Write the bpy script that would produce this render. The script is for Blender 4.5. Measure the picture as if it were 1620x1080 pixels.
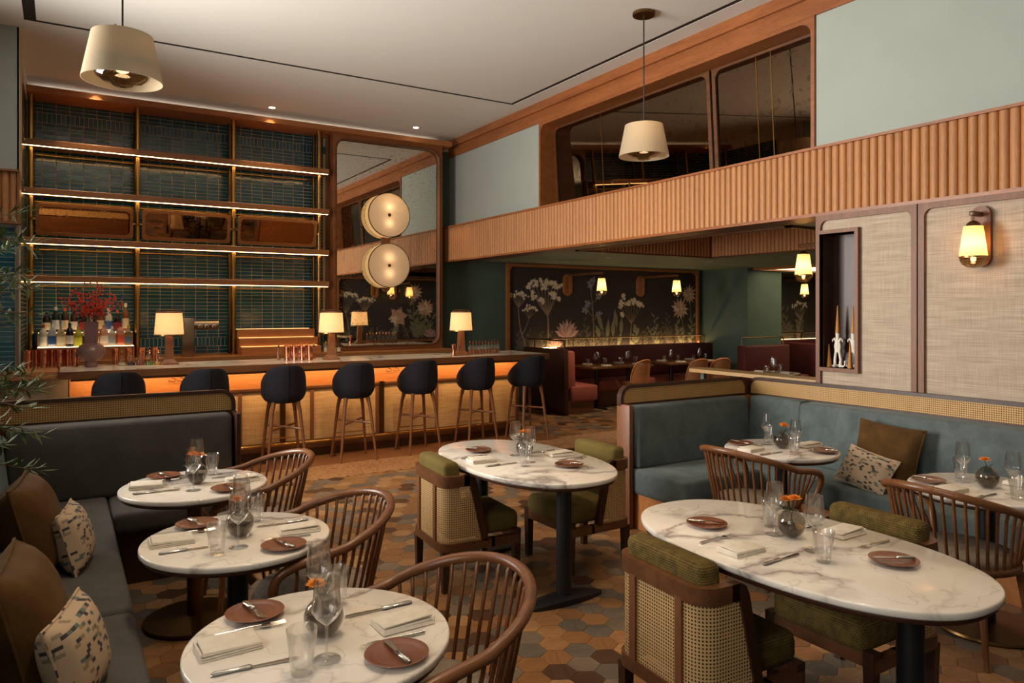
import bpy, bmesh, math, random
from mathutils import Matrix, Vector

# ------------------------------------------------------------------ scene, camera, light
for _o in list(bpy.data.objects):
    bpy.data.objects.remove(_o, do_unlink=True)
S = bpy.context.scene
COL = S.collection
PI = math.pi
CAM_YAW = math.radians(31.75)

cam_d = bpy.data.cameras.new('camera')
cam_d.sensor_width = 36.0
cam_d.lens = 1150.0 / 1620.0 * 36.0
cam_d.shift_y = -50.0 / 1620.0
cam_d.clip_start = 0.05
cam = bpy.data.objects.new('camera', cam_d)
COL.objects.link(cam)
cam.location = (0, 0, 1.70)
cam.rotation_euler = (PI / 2, 0, -CAM_YAW)
S.camera = cam

S.view_settings.view_transform = 'Standard'
S.view_settings.look = 'None'
S.view_settings.gamma = 1.0
S.view_settings.use_curve_mapping = False
S.view_settings.exposure = 0.0
try:
    S.cycles.max_bounces = 10
    S.cycles.diffuse_bounces = 4
    S.cycles.glossy_bounces = 5
    S.cycles.transmission_bounces = 6
    S.cycles.transparent_max_bounces = 24
    S.cycles.sample_clamp_indirect = 6.0
    S.cycles.caustics_reflective = False
    S.cycles.caustics_refractive = False
    S.cycles.blur_glossy = 1.0
except Exception:
    pass

world = bpy.data.worlds.new('world')
S.world = world
world.use_nodes = True
world.node_tree.nodes['Background'].inputs[0].default_value = (0.62, 0.72, 0.85, 1)
world.node_tree.nodes['Background'].inputs[1].default_value = 0.5


def lamp_light(name, kind, loc, energy, color, rot=None, parent=None, **kw):
    d = bpy.data.lights.new(name, kind)
    d.energy = energy
    d.color = color
    for k, v in kw.items():
        setattr(d, k, v)
    o = bpy.data.objects.new(name, d)
    COL.objects.link(o)
    o.location = loc
    if rot:
        o.rotation_euler = rot
    if parent:
        o.parent = parent
    return o


WARM = (1.0, 0.62, 0.30)
WARM2 = (1.0, 0.73, 0.47)
# daylight through the far tall window in the left wall (outside the picture)
lamp_light('window_daylight', 'AREA', (-1.98, 6.35, 2.5), 365, (1.0, 0.95, 0.87), (0, math.radians(-99), math.radians(-20)),
           shape='RECTANGLE', size=2.7, size_y=2.0, spread=math.radians(125))
lamp_light('window_daylight_front', 'AREA', (-2.05, 0.3, 2.5), 120, (1.0, 0.95, 0.87), (0, math.radians(-104), 0),  # front window: unseen source added for front fill light
           shape='RECTANGLE', size=2.7, size_y=2.2)

# ------------------------------------------------------------------ helpers
class MB:
    """collects geometry; build() links it as one mesh object"""
    def __init__(self):
        self.v = []; self.f = []; self.m = []; self.uv = None; self.M = Matrix.Identity(4); self.mi = 0

    def add(self, vs, fs):
        b = len(self.v); M = self.M
        self.v += [tuple(M @ Vector(p)) for p in vs]
        self.f += [tuple(b + i for i in f) for f in fs]
        self.m += [self.mi] * len(fs)
        return self

    def box(self, x0, x1, y0, y1, z0, z1):
        vs = [(x0, y0, z0), (x1, y0, z0), (x1, y1, z0), (x0, y1, z0), (x0, y0, z1), (x1, y0, z1), (x1, y1, z1), (x0, y1, z1)]
        return self.add(vs, [(0, 3, 2, 1), (4, 5, 6, 7), (0, 1, 5, 4), (1, 2, 6, 5), (2, 3, 7, 6), (3, 0, 4, 7)])

    def hexa(self, p):
        return self.add(p, [(0, 3, 2, 1), (4, 5, 6, 7), (0, 1, 5, 4), (1, 2, 6, 5), (2, 3, 7, 6), (3, 0, 4, 7)])

    def bm(self, bm):
        bm.verts.index_update()
        self.add([v.co[:] for v in bm.verts], [tuple(v.index for v in f.verts) for f in bm.faces])
        bm.free()
        return self

    def rbox(self, x0, x1, y0, y1, z0, z1, r=0.01, seg=2, fn=None):
        b = bmesh.new()
        bmesh.ops.create_cube(b, size=1)
        for v in b.verts:
            v.co = ((x0 + x1) / 2 + v.co.x * (x1 - x0), (y0 + y1) / 2 + v.co.y * (y1 - y0), (z0 + z1) / 2 + v.co.z * (z1 - z0))
        if fn:
            for v in b.verts:
                v.co = fn(v.co)
        bmesh.ops.bevel(b, geom=list(b.edges), offset=r, segments=seg, profile=0.5, affect='EDGES')
        return self.bm(b)

    def tube(self, pts, r, n=8, closed=False, caps=True):
        pts = [Vector(p) for p in pts]
        k = len(pts)
        rs = r if isinstance(r, (list, tuple)) else [r] * k
        rings = []
        t0 = None; nrm = None
        for i, p in enumerate(pts):
            if closed:
                t = pts[(i + 1) % k] - pts[i - 1]
            else:
                t = pts[min(i + 1, k - 1)] - pts[max(i - 1, 0)]
            if t.length < 1e-9:
                t = Vector((0, 0, 1))
            t.normalize()
            if nrm is None:
                a = Vector((0, 0, 1)) if abs(t.z) < 0.9 else Vector((1, 0, 0))
                nrm = (a - t * a.dot(t)).normalized()
            else:
                nrm = nrm - t * nrm.dot(t)
                if nrm.length < 1e-6:
                    a = Vector((0, 0, 1)) if abs(t.z) < 0.9 else Vector((1, 0, 0))
                    nrm = a - t * a.dot(t)
                nrm.normalize()
            bn = t.cross(nrm)
            rings.append([p + (nrm * math.cos(2 * PI * j / n) + bn * math.sin(2 * PI * j / n)) * rs[i] for j in range(n)])
        vs = [q for ring in rings for q in ring]
        fs = []
        kk = k if closed else k - 1
        for i in range(kk):
            a = i * n; b = ((i + 1) % k) * n
            for j in range(n):
                fs.append((a + j, a + (j + 1) % n, b + (j + 1) % n, b + j))
        if caps and not closed:
            fs.append(tuple(range(n - 1, -1, -1)))
            fs.append(tuple((k - 1) * n + j for j in range(n)))
        return self.add(vs, fs)

    def lathe(self, prof, n=24, c=(0, 0, 0), cap0=True, cap1=True, sx=1, sy=1):
        vs = []; fs = []
        k = len(prof)
        for (r, z) in prof:
            for j in range(n):
                a = 2 * PI * j / n
                vs.append((c[0] + r * math.cos(a) * sx, c[1] + r * math.sin(a) * sy, c[2] + z))
        for i in range(k - 1):
            for j in range(n):
                fs.append((i * n + j, i * n + (j + 1) % n, (i + 1) * n + (j + 1) % n, (i + 1) * n + j))
        if cap0 and prof[0][0] > 1e-6:
            fs.append(tuple(range(n - 1, -1, -1)))
        if cap1 and prof[-1][0] > 1e-6:
            fs.append(tuple((k - 1) * n + j for j in range(n)))
        return self.add(vs, fs)

    def prism(self, poly, d0, d1, ax='z'):
        """poly: 2D points; extruded along ax. ax z: (x,y); y: (x,z); x: (y,z)"""
        n = len(poly)
        def P(p, d):
            return {'z': (p[0], p[1], d), 'y': (p[0], d, p[1]), 'x': (d, p[0], p[1])}[ax]
        vs = [P(p, d0) for p in poly] + [P(p, d1) for p in poly]
        fs = [tuple(range(n - 1, -1, -1)), tuple(range(n, 2 * n))]
        for i in range(n):
            j = (i + 1) % n
            fs.append((i, j, n + j, n + i))
        return self.add(vs, fs)

    def ring(self, outer, inner, d0, d1, ax='y'):
        n = len(outer)
        def P(p, d):
            return {'z': (p[0], p[1], d), 'y': (p[0], d, p[1]), 'x': (d, p[0], p[1])}[ax]
        vs = [P(p, d0) for p in outer] + [P(p, d0) for p in inner] + [P(p, d1) for p in outer] + [P(p, d1) for p in inner]
        fs = []
        for i in range(n):
            j = (i + 1) % n
            fs += [(i, j, n + j, n + i), (2 * n + i, 3 * n + i, 3 * n + j, 2 * n + j), (i, 2 * n + i, 2 * n + j, j), (n + i, n + j, 3 * n + j, 3 * n + i)]
        return self.add(vs, fs)

    def build(self, name, mat, parent=None, smooth=0.6, loc=None, uvmode='box', subsurf=0):
        me = bpy.data.meshes.new(name)
        me.from_pydata(self.v, [], self.f)
        mats = mat if isinstance(mat, (list, tuple)) else [mat]
        for m in mats:
            me.materials.append(m)
        if len(mats) > 1:
            me.polygons.foreach_set('material_index', self.m)
        b = bmesh.new(); b.from_mesh(me)
        bmesh.ops.recalc_face_normals(b, faces=list(b.faces))
        b.to_mesh(me); b.free()
        if uvmode:
            box_uv(me)
        if smooth:
            me.shade_smooth()
            me.set_sharp_from_angle(angle=smooth)
        me.update()
        o = bpy.data.objects.new(name, me)
        COL.objects.link(o)
        if parent is not None:
            o.parent = parent
        if loc is not None:
            o.location = loc
        if subsurf:
            s = o.modifiers.new('subd', 'SUBSURF'); s.levels = subsurf; s.render_levels = subsurf
        return o


def box_uv(me):
    uvl = me.uv_layers.new(name='UVMap')
    vs = me.vertices
    for p in me.polygons:
        n = p.normal
        ax = max(range(3), key=lambda i: abs(n[i]))
        a, b = ((1, 2), (0, 2), (0, 1))[ax]
        for li in p.loop_indices:
            co = vs[me.loops[li].vertex_index].co
            uvl.data[li].uv = (co[a], co[b])


def rrect(x0, x1, y0, y1, r, seg=6, tl=None, tr=None, bl=None, br=None):
    R = {'tr': r if tr is None else tr, 'tl': r if tl is None else tl, 'bl': r if bl is None else bl, 'br': r if br is None else br}
    out = []
    for key, cx, cy, a0 in (('tr', x1, y1, 0), ('tl', x0, y1, 90), ('bl', x0, y0, 180), ('br', x1, y0, 270)):
        q = max(R[key], 1e-4)
        ox = cx - q if key[1] == 'r' else cx + q
        oy = cy - q if key[0] == 't' else cy + q
        for i in range(seg + 1):
            a = math.radians(a0 + 90 * i / seg)
            out.append((ox + q * math.cos(a), oy + q * math.sin(a)))
    return out


def empty(name, loc=(0, 0, 0), rz=0.0):
    o = bpy.data.objects.new(name, None)
    COL.objects.link(o)
    o.location = loc
    o.rotation_euler = (0, 0, rz)
    o.empty_display_size = 0.1
    return o


def tag(o, label, cat, group=None, kind=None):
    o['label'] = label
    o['category'] = cat
    if group:
        o['group'] = group
    if kind:
        o['kind'] = kind
    return o


def struct(o, label=None):
    o['kind'] = 'structure'
    if label:
        o['label'] = label
    return o


def thing(name, label, cat, loc=(0, 0, 0), rz=0.0, group=None):
    return tag(empty(name, loc, rz), label, cat, group)


def copy_tree(o, parent=None):
    c = o.copy()
    COL.objects.link(c)
    c.parent = parent
    for ch in o.children:
        copy_tree(ch, c)
    return c


def lerp(a, b, t):
    return a + (b - a) * t


def arc(cx, cy, r, a0, a1, n):
    return [(cx + r * math.cos(math.radians(lerp(a0, a1, i / n))), cy + r * math.sin(math.radians(lerp(a0, a1, i / n)))) for i in range(n + 1)]
# ------------------------------------------------------------------ materials
def srgb(r, g, b):
    f = lambda c: (c / 255 / 12.92) if c / 255 <= 0.04045 else ((c / 255 + 0.055) / 1.055) ** 2.4
    return (f(r), f(g), f(b), 1.0)


class NT:
    def __init__(self, name):
        self.mat = bpy.data.materials.new(name)
        self.mat.use_nodes = True
        self.t = self.mat.node_tree
        self.t.nodes.clear()
        self.out = self.t.nodes.new('ShaderNodeOutputMaterial')

    def n(self, kind, **kw):
        nd = self.t.nodes.new('ShaderNode' + kind)
        for k, v in kw.items():
            if k.startswith('i_'):
                key = k[2:]
                key = int(key) if key.isdigit() else key.replace('_', ' ')
                s = nd.inputs[key]
                if isinstance(v, bpy.types.NodeSocket):
                    self.t.links.new(v, s)
                else:
                    s.default_value = v
            else:
                setattr(nd, k, v)
        return nd

    def l(self, a, b):
        self.t.links.new(a, b)

    def coords(self, which='Object', scale=(1, 1, 1), loc=(0, 0, 0), rot=(0, 0, 0), rnd=0.0):
        tc = self.n('TexCoord')
        src = tc.outputs[which]
        if rnd:
            oi = self.n('ObjectInfo')
            mul = self.n('VectorMath', operation='SCALE', i_0=(13.1, 7.7, 3.3), i_Scale=oi.outputs['Random'])
            sc = self.n('VectorMath', operation='SCALE', i_0=mul.outputs[0], i_Scale=rnd)
            src = self.n('VectorMath', operation='ADD', i_0=src, i_1=sc.outputs[0]).outputs[0]
        mp = self.n('Mapping', i_Scale=scale, i_Location=loc, i_Rotation=rot, i_Vector=src)
        return mp.outputs[0]

    def noise(self, vec, scale=5, detail=3, rough=0.5, dist=0.0):
        return self.n('TexNoise', i_Vector=vec, i_Scale=scale, i_Detail=detail, i_Roughness=rough, i_Distortion=dist).outputs['Fac']

    def ramp(self, fac, stops, interp='LINEAR'):
        r = self.n('ValToRGB', i_Fac=fac)
        cr = r.color_ramp
        cr.interpolation = interp
        while len(cr.elements) < len(stops):
            cr.elements.new(0.5)
        for e, (p, c) in zip(cr.elements, stops):
            e.position = p
            e.color = c if len(c) == 4 else (*c, 1)
        return r.outputs['Color']

    def mix(self, fac, a, b, blend='MIX'):
        m = self.n('MixRGB', blend_type=blend, i_Fac=fac, i_Color1=a, i_Color2=b)
        return m.outputs[0]

    def math(self, op, a, b=0.0, c=0.0):
        return self.n('Math', operation=op, i_0=a, i_1=b, i_2=c).outputs[0]

    def bump(self, h, strength=0.3, dist=0.01):
        return self.n('Bump', i_Height=h, i_Strength=strength, i_Distance=dist).outputs[0]

    def pbr(self, color, rough=0.5, metal=0.0, normal=None, **kw):
        p = self.n('BsdfPrincipled', i_Base_Color=color, i_Roughness=rough, i_Metallic=metal)
        if normal is not None:
            self.l(normal, p.inputs['Normal'])
        for k, v in kw.items():
            key = k.replace('_', ' ')
            if isinstance(v, bpy.types.NodeSocket):
                self.l(v, p.inputs[key])
            else:
                p.inputs[key].default_value = v
        self.l(p.outputs[0], self.out.inputs[0])
        return self.mat


def plain(name, c, rough=0.5, metal=0.0, var=0.0, **kw):
    t = NT(name)
    col = c
    if var:
        f = t.noise(t.coords('Object'), 3, 3)
        col = t.ramp(f, [(0.3, tuple(x * (1 - var) for x in c[:3])), (0.7, tuple(min(1, x * (1 + var)) for x in c[:3]))])
    return t.pbr(col, rough, metal, **kw)


def wood(name, c1, c2, rough=0.38, axis='x', scale=1.0, rnd=1.0, coat=0.0):
    t = NT(name)
    s = {'x': (0.9, 9, 9), 'y': (9, 0.9, 9), 'z': (9, 9, 0.9)}[axis]
    v = t.coords('Object', tuple(k * scale for k in s), rnd=rnd)
    f = t.noise(v, 2.2, 5, 0.6, 0.6)
    v2 = t.coords('Object', tuple(k * scale * 6 for k in s), rnd=rnd)
    g = t.noise(v2, 4, 3, 0.6)
    col = t.ramp(f, [(0.28, c1), (0.72, c2)])
    col = t.mix(0.35, col, t.ramp(g, [(0.3, tuple(x * 0.55 for x in c1[:3])), (0.65, c2)]))
    nrm = t.bump(g, 0.12, 0.003)
    return t.pbr(col, rough, 0, nrm, Coat_Weight=coat, Coat_Roughness=0.25)


def marble(name, vein=1.0):
    t = NT(name)
    v = t.coords('Object', (1, 1, 1), rnd=3.0)
    wrp = t.n('TexNoise', i_Vector=v, i_Scale=2.2, i_Detail=4, i_Roughness=0.6)
    off = t.n('VectorMath', operation='SCALE', i_0=wrp.outputs['Color'], i_Scale=0.55)
    v2 = t.n('VectorMath', operation='ADD', i_0=v, i_1=off.outputs[0]).outputs[0]
    vs = t.n('Mapping', i_Vector=v2, i_Scale=(1.0, 2.1, 1.0), i_Rotation=(0, 0, 0.5)).outputs[0]
    a = t.noise(vs, 0.85, 2, 0.45)
    d = t.math('ABSOLUTE', t.math('SUBTRACT', a, 0.5))
    line = t.ramp(d, [(0.0, (1, 1, 1)), (0.007, (0.6, 0.6, 0.6)), (0.03, (0, 0, 0))])
    b = t.noise(vs, 1.9, 2, 0.5)
    d2 = t.math('ABSOLUTE', t.math('SUBTRACT', b, 0.48))
    line2 = t.ramp(d2, [(0.0, (0.32, 0.32, 0.32)), (0.011, (0, 0, 0))])
    msk = t.ramp(t.noise(v, 1.3, 2), [(0.36, (0.1, 0.1, 0.1)), (0.56, (1, 1, 1))])
    l1 = t.mix(1.0, line, msk, 'MULTIPLY')
    tot = t.mix(1.0, t.mix(1.0, l1, line2, 'ADD'), (0.85 * vein,) * 3 + (1,), 'MULTIPLY')
    cloud = t.ramp(t.noise(v, 3.0, 4), [(0.3, srgb(224, 214, 200)), (0.7, srgb(236, 229, 218))])
    col = t.mix(tot, cloud, srgb(128, 116, 112))
    return t.pbr(col, 0.14, 0, Specular_IOR_Level=0.5)


def velvet(name, c, var=0.25, rough=0.9, scale=6, sheen=0.25):
    t = NT(name)
    v = t.coords('Object')
    f = t.noise(v, scale, 4, 0.65, 0.4)
    col = t.ramp(f, [(0.3, tuple(x * (1 - var) for x in c[:3])), (0.7, tuple(x * (1 + var) for x in c[:3]))])
    g = t.noise(v, 260, 2)
    return t.pbr(col, rough, 0, t.bump(g, 0.15, 0.002), Sheen_Weight=sheen, Sheen_Roughness=0.45, Sheen_Tint=(min(1, c[0] * 2 + 0.15), min(1, c[1] * 2 + 0.15), min(1, c[2] * 2 + 0.15), 1), Specular_IOR_Level=0.2)


def cane(name, c, pitch=0.011):
    """woven cane: octagonal holes in a straw mat, open between the strands"""
    t = NT(name)
    uv = t.coords('UV', (1 / pitch, 1 / pitch, 1))
    sep = t.n('SeparateXYZ', i_Vector=uv)
    def tri(x):
        return t.math('ABSOLUTE', t.math('SUBTRACT', t.math('FRACT', x), 0.5))
    fx, fy = tri(sep.outputs[0]), tri(sep.outputs[1])
    dist = t.math('SQRT', t.math('ADD', t.math('MULTIPLY', fx, fx), t.math('MULTIPLY', fy, fy)))
    hole = t.math('LESS_THAN', dist, 0.27)
    diag = t.math('FRACT', t.math('MULTIPLY', t.math('ADD', sep.outputs[0], sep.outputs[1]), 2.0))
    shade = t.ramp(diag, [(0.0, tuple(x * 0.6 for x in c[:3])), (0.35, c), (0.7, c), (1.0, tuple(x * 0.6 for x in c[:3]))])
    p = t.n('BsdfPrincipled', i_Base_Color=shade, i_Roughness=0.55)
    tr = t.n('BsdfTransparent')
    mx = t.n('MixShader', i_0=hole, i_1=p.outputs[0], i_2=tr.outputs[0])
    t.l(mx.outputs[0], t.out.inputs[0])
    return t.mat


def weave(name, c1, c2, pitch=0.008, sx=1.0, sy=1.0, rough=0.85, bump=0.5):
    t = NT(name)
    uv = t.coords('UV', (sx / pitch, sy / pitch, 1))
    sep = t.n('SeparateXYZ', i_Vector=uv)
    row = t.math('MULTIPLY', t.math('FLOOR', sep.outputs[1]), 0.5)
    px = t.math('ABSOLUTE', t.math('SUBTRACT', t.math('FRACT', t.math('ADD', sep.outputs[0], row)), 0.5))
    py = t.math('ABSOLUTE', t.math('SUBTRACT', t.math('FRACT', sep.outputs[1]), 0.5))
    d = t.math('ADD', px, py)
    nz = t.noise(t.coords('Object'), 30, 2)
    col = t.ramp(d, [(0.2, c1), (0.75, c2)])
    col = t.mix(0.35, col, t.ramp(nz, [(0.3, c2), (0.7, c1)]))
    return t.pbr(col, rough, 0, t.bump(t.math('SUBTRACT', 1.0, d), bump, 0.003), Specular_IOR_Level=0.2)


def grasscloth(name, c1, c2, c3, axis_v=2, axis_h=1):
    """horizontal slubby strands over a fine vertical warp"""
    t = NT(name)
    def sc(h, v):
        s = [0.0, 0.0, 0.0]; s[axis_v] = v; s[axis_h] = h
        return tuple(s)
    a = t.noise(t.coords('Object', sc(2.2, 120)), 1.5, 3, 0.6)
    b = t.noise(t.coords('Object', sc(140, 3)), 1.5, 2, 0.6)
    cl = t.noise(t.coords('Object', sc(1.2, 14)), 1.5, 3, 0.6, 1.0)
    col = t.ramp(a, [(0.32, c1), (0.5, c2), (0.7, c3)])
    col = t.mix(0.35, col, t.ramp(b, [(0.35, c1), (0.65, c3)]))
    col = t.mix(0.16, col, t.ramp(cl, [(0.4, c1), (0.6, c3)]))
    return t.pbr(col, 0.8, 0, t.bump(a, 0.25, 0.003), Specular_IOR_Level=0.2)


def glassy(name, tint=(1, 1, 1, 1), spec=1.0, refr=0.0, rough=0.0):
    """thin clear or smoked glass: part straight-through, part refracting, with rim reflections"""
    t = NT(name)
    lw = t.n('LayerWeight', i_Blend=0.5)
    k = t.math('ADD', t.math('MULTIPLY', t.math('POWER', lw.outputs['Facing'], 3.2), 0.75 * spec), 0.045 * spec)
    body = t.n('BsdfTransparent', i_Color=tint).outputs[0]
    if refr:
        rf = t.n('BsdfGlass', i_Color=tint, i_Roughness=0.0, i_IOR=1.45)
        body = t.n('MixShader', i_0=refr, i_1=body, i_2=rf.outputs[0]).outputs[0]
    gl = t.n('BsdfGlossy', i_Color=(1, 1, 1, 1), i_Roughness=rough)
    mx = t.n('MixShader', i_0=k, i_1=body, i_2=gl.outputs[0])
    t.l(mx.outputs[0], t.out.inputs[0])
    return t.mat


def shade_fabric(name, c, emit, glow=0.55, ecol=None):
    """lit lampshade cloth: lets the bulb's light through and glows"""
    t = NT(name)
    v = t.coords('Object', (60, 60, 260))
    f = t.noise(v, 2, 2)
    col = t.ramp(f, [(0.3, tuple(x * 0.9 for x in c[:3])), (0.7, c)])
    df = t.n('BsdfDiffuse', i_Color=col)
    tl = t.n('BsdfTranslucent', i_Color=col)
    mx = t.n('MixShader', i_0=glow, i_1=df.outputs[0], i_2=tl.outputs[0])
    em = t.n('Emission', i_Color=ecol or c, i_Strength=emit)
    ad = t.n('AddShader', i_0=mx.outputs[0], i_1=em.outputs[0])
    t.l(ad.outputs[0], t.out.inputs[0])
    return t.mat


def emitter(name, c, s):
    t = NT(name)
    e = t.n('Emission', i_Color=c, i_Strength=s)
    t.l(e.outputs[0], t.out.inputs[0])
    return t.mat


def antique_mirror(name, tint, spots=0.5, scale=26, rough=0.02, axes=(1, 1, 1)):
    t = NT(name)
    v = t.coords('Object', axes)
    sp = t.n('TexVoronoi', i_Vector=v, i_Scale=scale)
    n1 = t.noise(v, scale * 0.9, 4, 0.7)
    n2 = t.noise(v, 1.5, 3, 0.6)
    msk = t.ramp(n1, [(0.56, (0, 0, 0)), (0.63, (1, 1, 1))])
    m2 = t.mix(1.0, msk, t.ramp(n2, [(0.35, (0.25, 0.25, 0.25)), (0.65, (1, 1, 1))]), 'MULTIPLY')
    dark = t.mix(1.0, m2, (spots, spots, spots, 1), 'MULTIPLY')
    col = t.mix(dark, tint, tuple(x * 0.35 for x in tint[:3]) + (1,))
    rr = t.ramp(n1, [(0.52, (rough,) * 3), (0.75, (rough + 0.2,) * 3)])
    return t.pbr(col, rr, 1.0)


def tile_glaze(name):
    t = NT(name)
    oi = t.n('ObjectInfo')
    at = t.n('Attribute', attribute_name='tint')
    r = t.math('FRACT', t.math('ADD', at.outputs['Fac'], t.math('MULTIPLY', oi.outputs['Random'], 1.0)))
    col = t.ramp(r, [(0.0, srgb(18, 66, 84)), (0.3, srgb(24, 86, 104)), (0.55, srgb(36, 92, 100)), (0.75, srgb(18, 72, 100)), (1.0, srgb(54, 98, 108))])
    v = t.coords('Object', (1, 1, 1))
    n1 = t.noise(v, 24, 3, 0.6)
    col = t.mix(0.25, col, t.ramp(n1, [(0.35, srgb(12, 40, 52)), (0.7, srgb(52, 102, 110))]))
    return t.pbr(col, 0.12, 0, t.bump(n1, 0.22, 0.003), Specular_IOR_Level=0.6)


M = {}
M['walnut'] = wood('walnut', srgb(72, 43, 24), srgb(116, 73, 41), 0.35)
M['walnut_y'] = wood('walnut_y', srgb(72, 43, 24), srgb(116, 73, 41), 0.35, 'y')
M['walnut_z'] = wood('walnut_z', srgb(92, 54, 30), srgb(134, 84, 50), 0.5, 'z')
M['rail_wood'] = wood('rail_wood', srgb(88, 51, 28), srgb(132, 83, 47), 0.33, 'x')
M['dark_wood'] = wood('dark_wood', srgb(42, 23, 14), srgb(72, 40, 24), 0.35, 'z')
M['shelf_wood'] = wood('shelf_wood', srgb(134, 84, 44), srgb(180, 118, 66), 0.4, 'x')
M['cornice_y'] = wood('cornice_y', srgb(118, 64, 30), srgb(166, 98, 50), 0.4, 'y', 0.6)
M['canopy'] = wood('canopy', srgb(150, 92, 50), srgb(190, 122, 72), 0.4, 'x', 0.6)  # lighter copy of cornice_x, the lit look of the soffit put into its colour
M['cornice_x'] = wood('cornice_x', srgb(110, 64, 34), srgb(156, 96, 54), 0.4, 'x', 0.6)
M['flute_wood'] = wood('flute_wood', srgb(158, 102, 56), srgb(190, 130, 76), 0.5, 'z', 0.8)
M['oak'] = wood('oak', srgb(168, 102, 52), srgb(204, 134, 74), 0.45, 'x')
M['ledge_oak'] = wood('ledge_oak', srgb(168, 132, 88), srgb(196, 160, 112), 0.45, 'y')
M['marble'] = marble('marble')
M['bar_marble'] = marble('bar_marble', 0.9)
M['grey_stone'] = plain('grey_stone', srgb(122, 112, 100), 0.25, var=0.35)
M['black_metal'] = plain('black_metal', srgb(17, 17, 20), 0.42)
M['brass'] = plain('brass', srgb(176, 134, 72), 0.28, 1.0, var=0.2)
M['dark_brass'] = plain('dark_brass', srgb(112, 84, 48), 0.34, 1.0, var=0.2)
M['copper'] = plain('copper', srgb(214, 138, 106), 0.2, 1.0)
M['steel'] = plain('steel', srgb(206, 200, 190), 0.18, 1.0)
M['brushed_steel'] = plain('brushed_steel', srgb(138, 122, 104), 0.38, 1.0)
M['ceiling'] = plain('ceiling', srgb(218, 215, 207), 0.9)
M['sage'] = plain('sage', srgb(160, 166, 158), 0.85, var=0.03)
M['green_wall'] = plain('green_wall', srgb(80, 97, 86), 0.7, var=0.08)
M['green_ceiling'] = plain('green_ceiling', srgb(136, 162, 148), 0.7)
M['plaster'] = plain('plaster', srgb(200, 186, 162), 0.9)
M['black'] = plain('black', srgb(8, 8, 9), 0.6)
M['grout'] = plain('grout', srgb(204, 186, 152), 0.9)
M['tile'] = tile_glaze('tile')
M['velvet_teal'] = velvet('velvet_teal', srgb(90, 99, 98))
M['velvet_grey'] = velvet('velvet_grey', srgb(82, 79, 74), 0.14)
M['velvet_brown'] = velvet('velvet_brown', srgb(84, 58, 26), 0.3)
M['maroon'] = velvet('maroon', srgb(88, 40, 40), 0.1, 0.55)
M['pink_leather'] = velvet('pink_leather', srgb(150, 82, 70), 0.08, 0.5)
M['olive'] = weave('olive', srgb(122, 100, 48), srgb(40, 31, 15), 0.0095)
M['olive_plain'] = velvet('olive_plain', srgb(98, 83, 40), 0.15, sheen=0.08)
M['navy'] = velvet('navy', srgb(27, 26, 32), 0.18, 0.9, 40, sheen=0.12)
M['seat_grey'] = weave('seat_grey', srgb(150, 136, 118), srgb(104, 92, 80), 0.005, bump=0.25)
M['cane'] = cane('cane', srgb(206, 166, 112), 0.0135)
M['cane_fine'] = cane('cane_fine', srgb(205, 160, 98), 0.0145)
M['tan_cane'] = cane('tan_cane', srgb(190, 126, 76), 0.008)
M['fabric_wall'] = grasscloth('fabric_wall', srgb(148, 128, 110), srgb(180, 160, 140), srgb(202, 184, 164), 2, 1)
M['bar_cloth'] = grasscloth('bar_cloth', srgb(162, 120, 74), srgb(206, 166, 112), srgb(224, 190, 138), 2, 0)
M['glass'] = glassy('glass', (0.985, 0.985, 0.98, 1), 1.1, 0.16, 0.03)
M['smoke_glass'] = glassy('smoke_glass', (0.76, 0.74, 0.71, 1), 0.8)
M['smoke_water'] = glassy('smoke_water', (0.6, 0.58, 0.56, 1), 0.5)
M['amber_glass'] = glassy('amber_glass', (0.40, 0.33, 0.24, 1), 0.9)
M['pane'] = glassy('pane', (0.98, 0.98, 0.98, 1), 0.6)
M['terracotta'] = plain('terracotta', srgb(122, 75, 55), 0.22, var=0.15)
M['linen'] = weave('linen', srgb(234, 225, 210), srgb(202, 190, 172), 0.003, bump=0.12)
M['mural_bg'] = plain('mural_bg', srgb(54, 47, 44), 0.8, var=0.08)
M['mirror'] = antique_mirror('mirror', srgb(218, 214, 202), 0.85, 30, 0.0)
M['dark_mirror'] = antique_mirror('dark_mirror', srgb(118, 98, 78), 0.6, 16, 0.0)
M['bronze_mirror'] = antique_mirror('bronze_mirror', srgb(176, 142, 108), 0.5, 30, 0.01)
M['led'] = emitter('led', (1.0, 0.60, 0.24, 1), 19.0)
M['led_soft'] = emitter('led_soft', (1.0, 0.55, 0.19, 1), 3.5)
M['led_bar'] = emitter('led_bar', (1.0, 0.58, 0.22, 1), 55.0)
M['bulb'] = emitter('bulb', (1.0, 0.74, 0.42, 1), 7.0)
M['downlight'] = emitter('downlight', (1.0, 0.82, 0.62, 1), 14.0)
M['shade_lit'] = shade_fabric('shade_lit', srgb(236, 216, 178), 0.26, 0.5, (1.0, 0.72, 0.42, 1))
M['shade_dim'] = shade_fabric('shade_dim', srgb(174, 158, 134), 0.03, 0.3, (1.0, 0.8, 0.55, 1))
M['shade_disc'] = shade_fabric('shade_disc', srgb(222, 202, 172), 0.05, 0.5, (1.0, 0.78, 0.55, 1))
M['shade_wall'] = shade_fabric('shade_wall', srgb(236, 206, 150), 0.20, 0.5, (1.0, 0.70, 0.36, 1))
# ------------------------------------------------------------------ the setting
rng = random.Random(7)
ZC = 4.47          # ceiling
XW = 5.46          # pale upper right wall
YB = 10.80         # back wall


def cam_px(x, y, z):
    c, s = math.cos(CAM_YAW), math.sin(CAM_YAW)
    f = x * s + y * c
    if f < 0.2:
        return None
    return (810 + 1150 * (x * c - y * s) / f, 490 - 1150 * (z - 1.7) / f, f)


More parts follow.
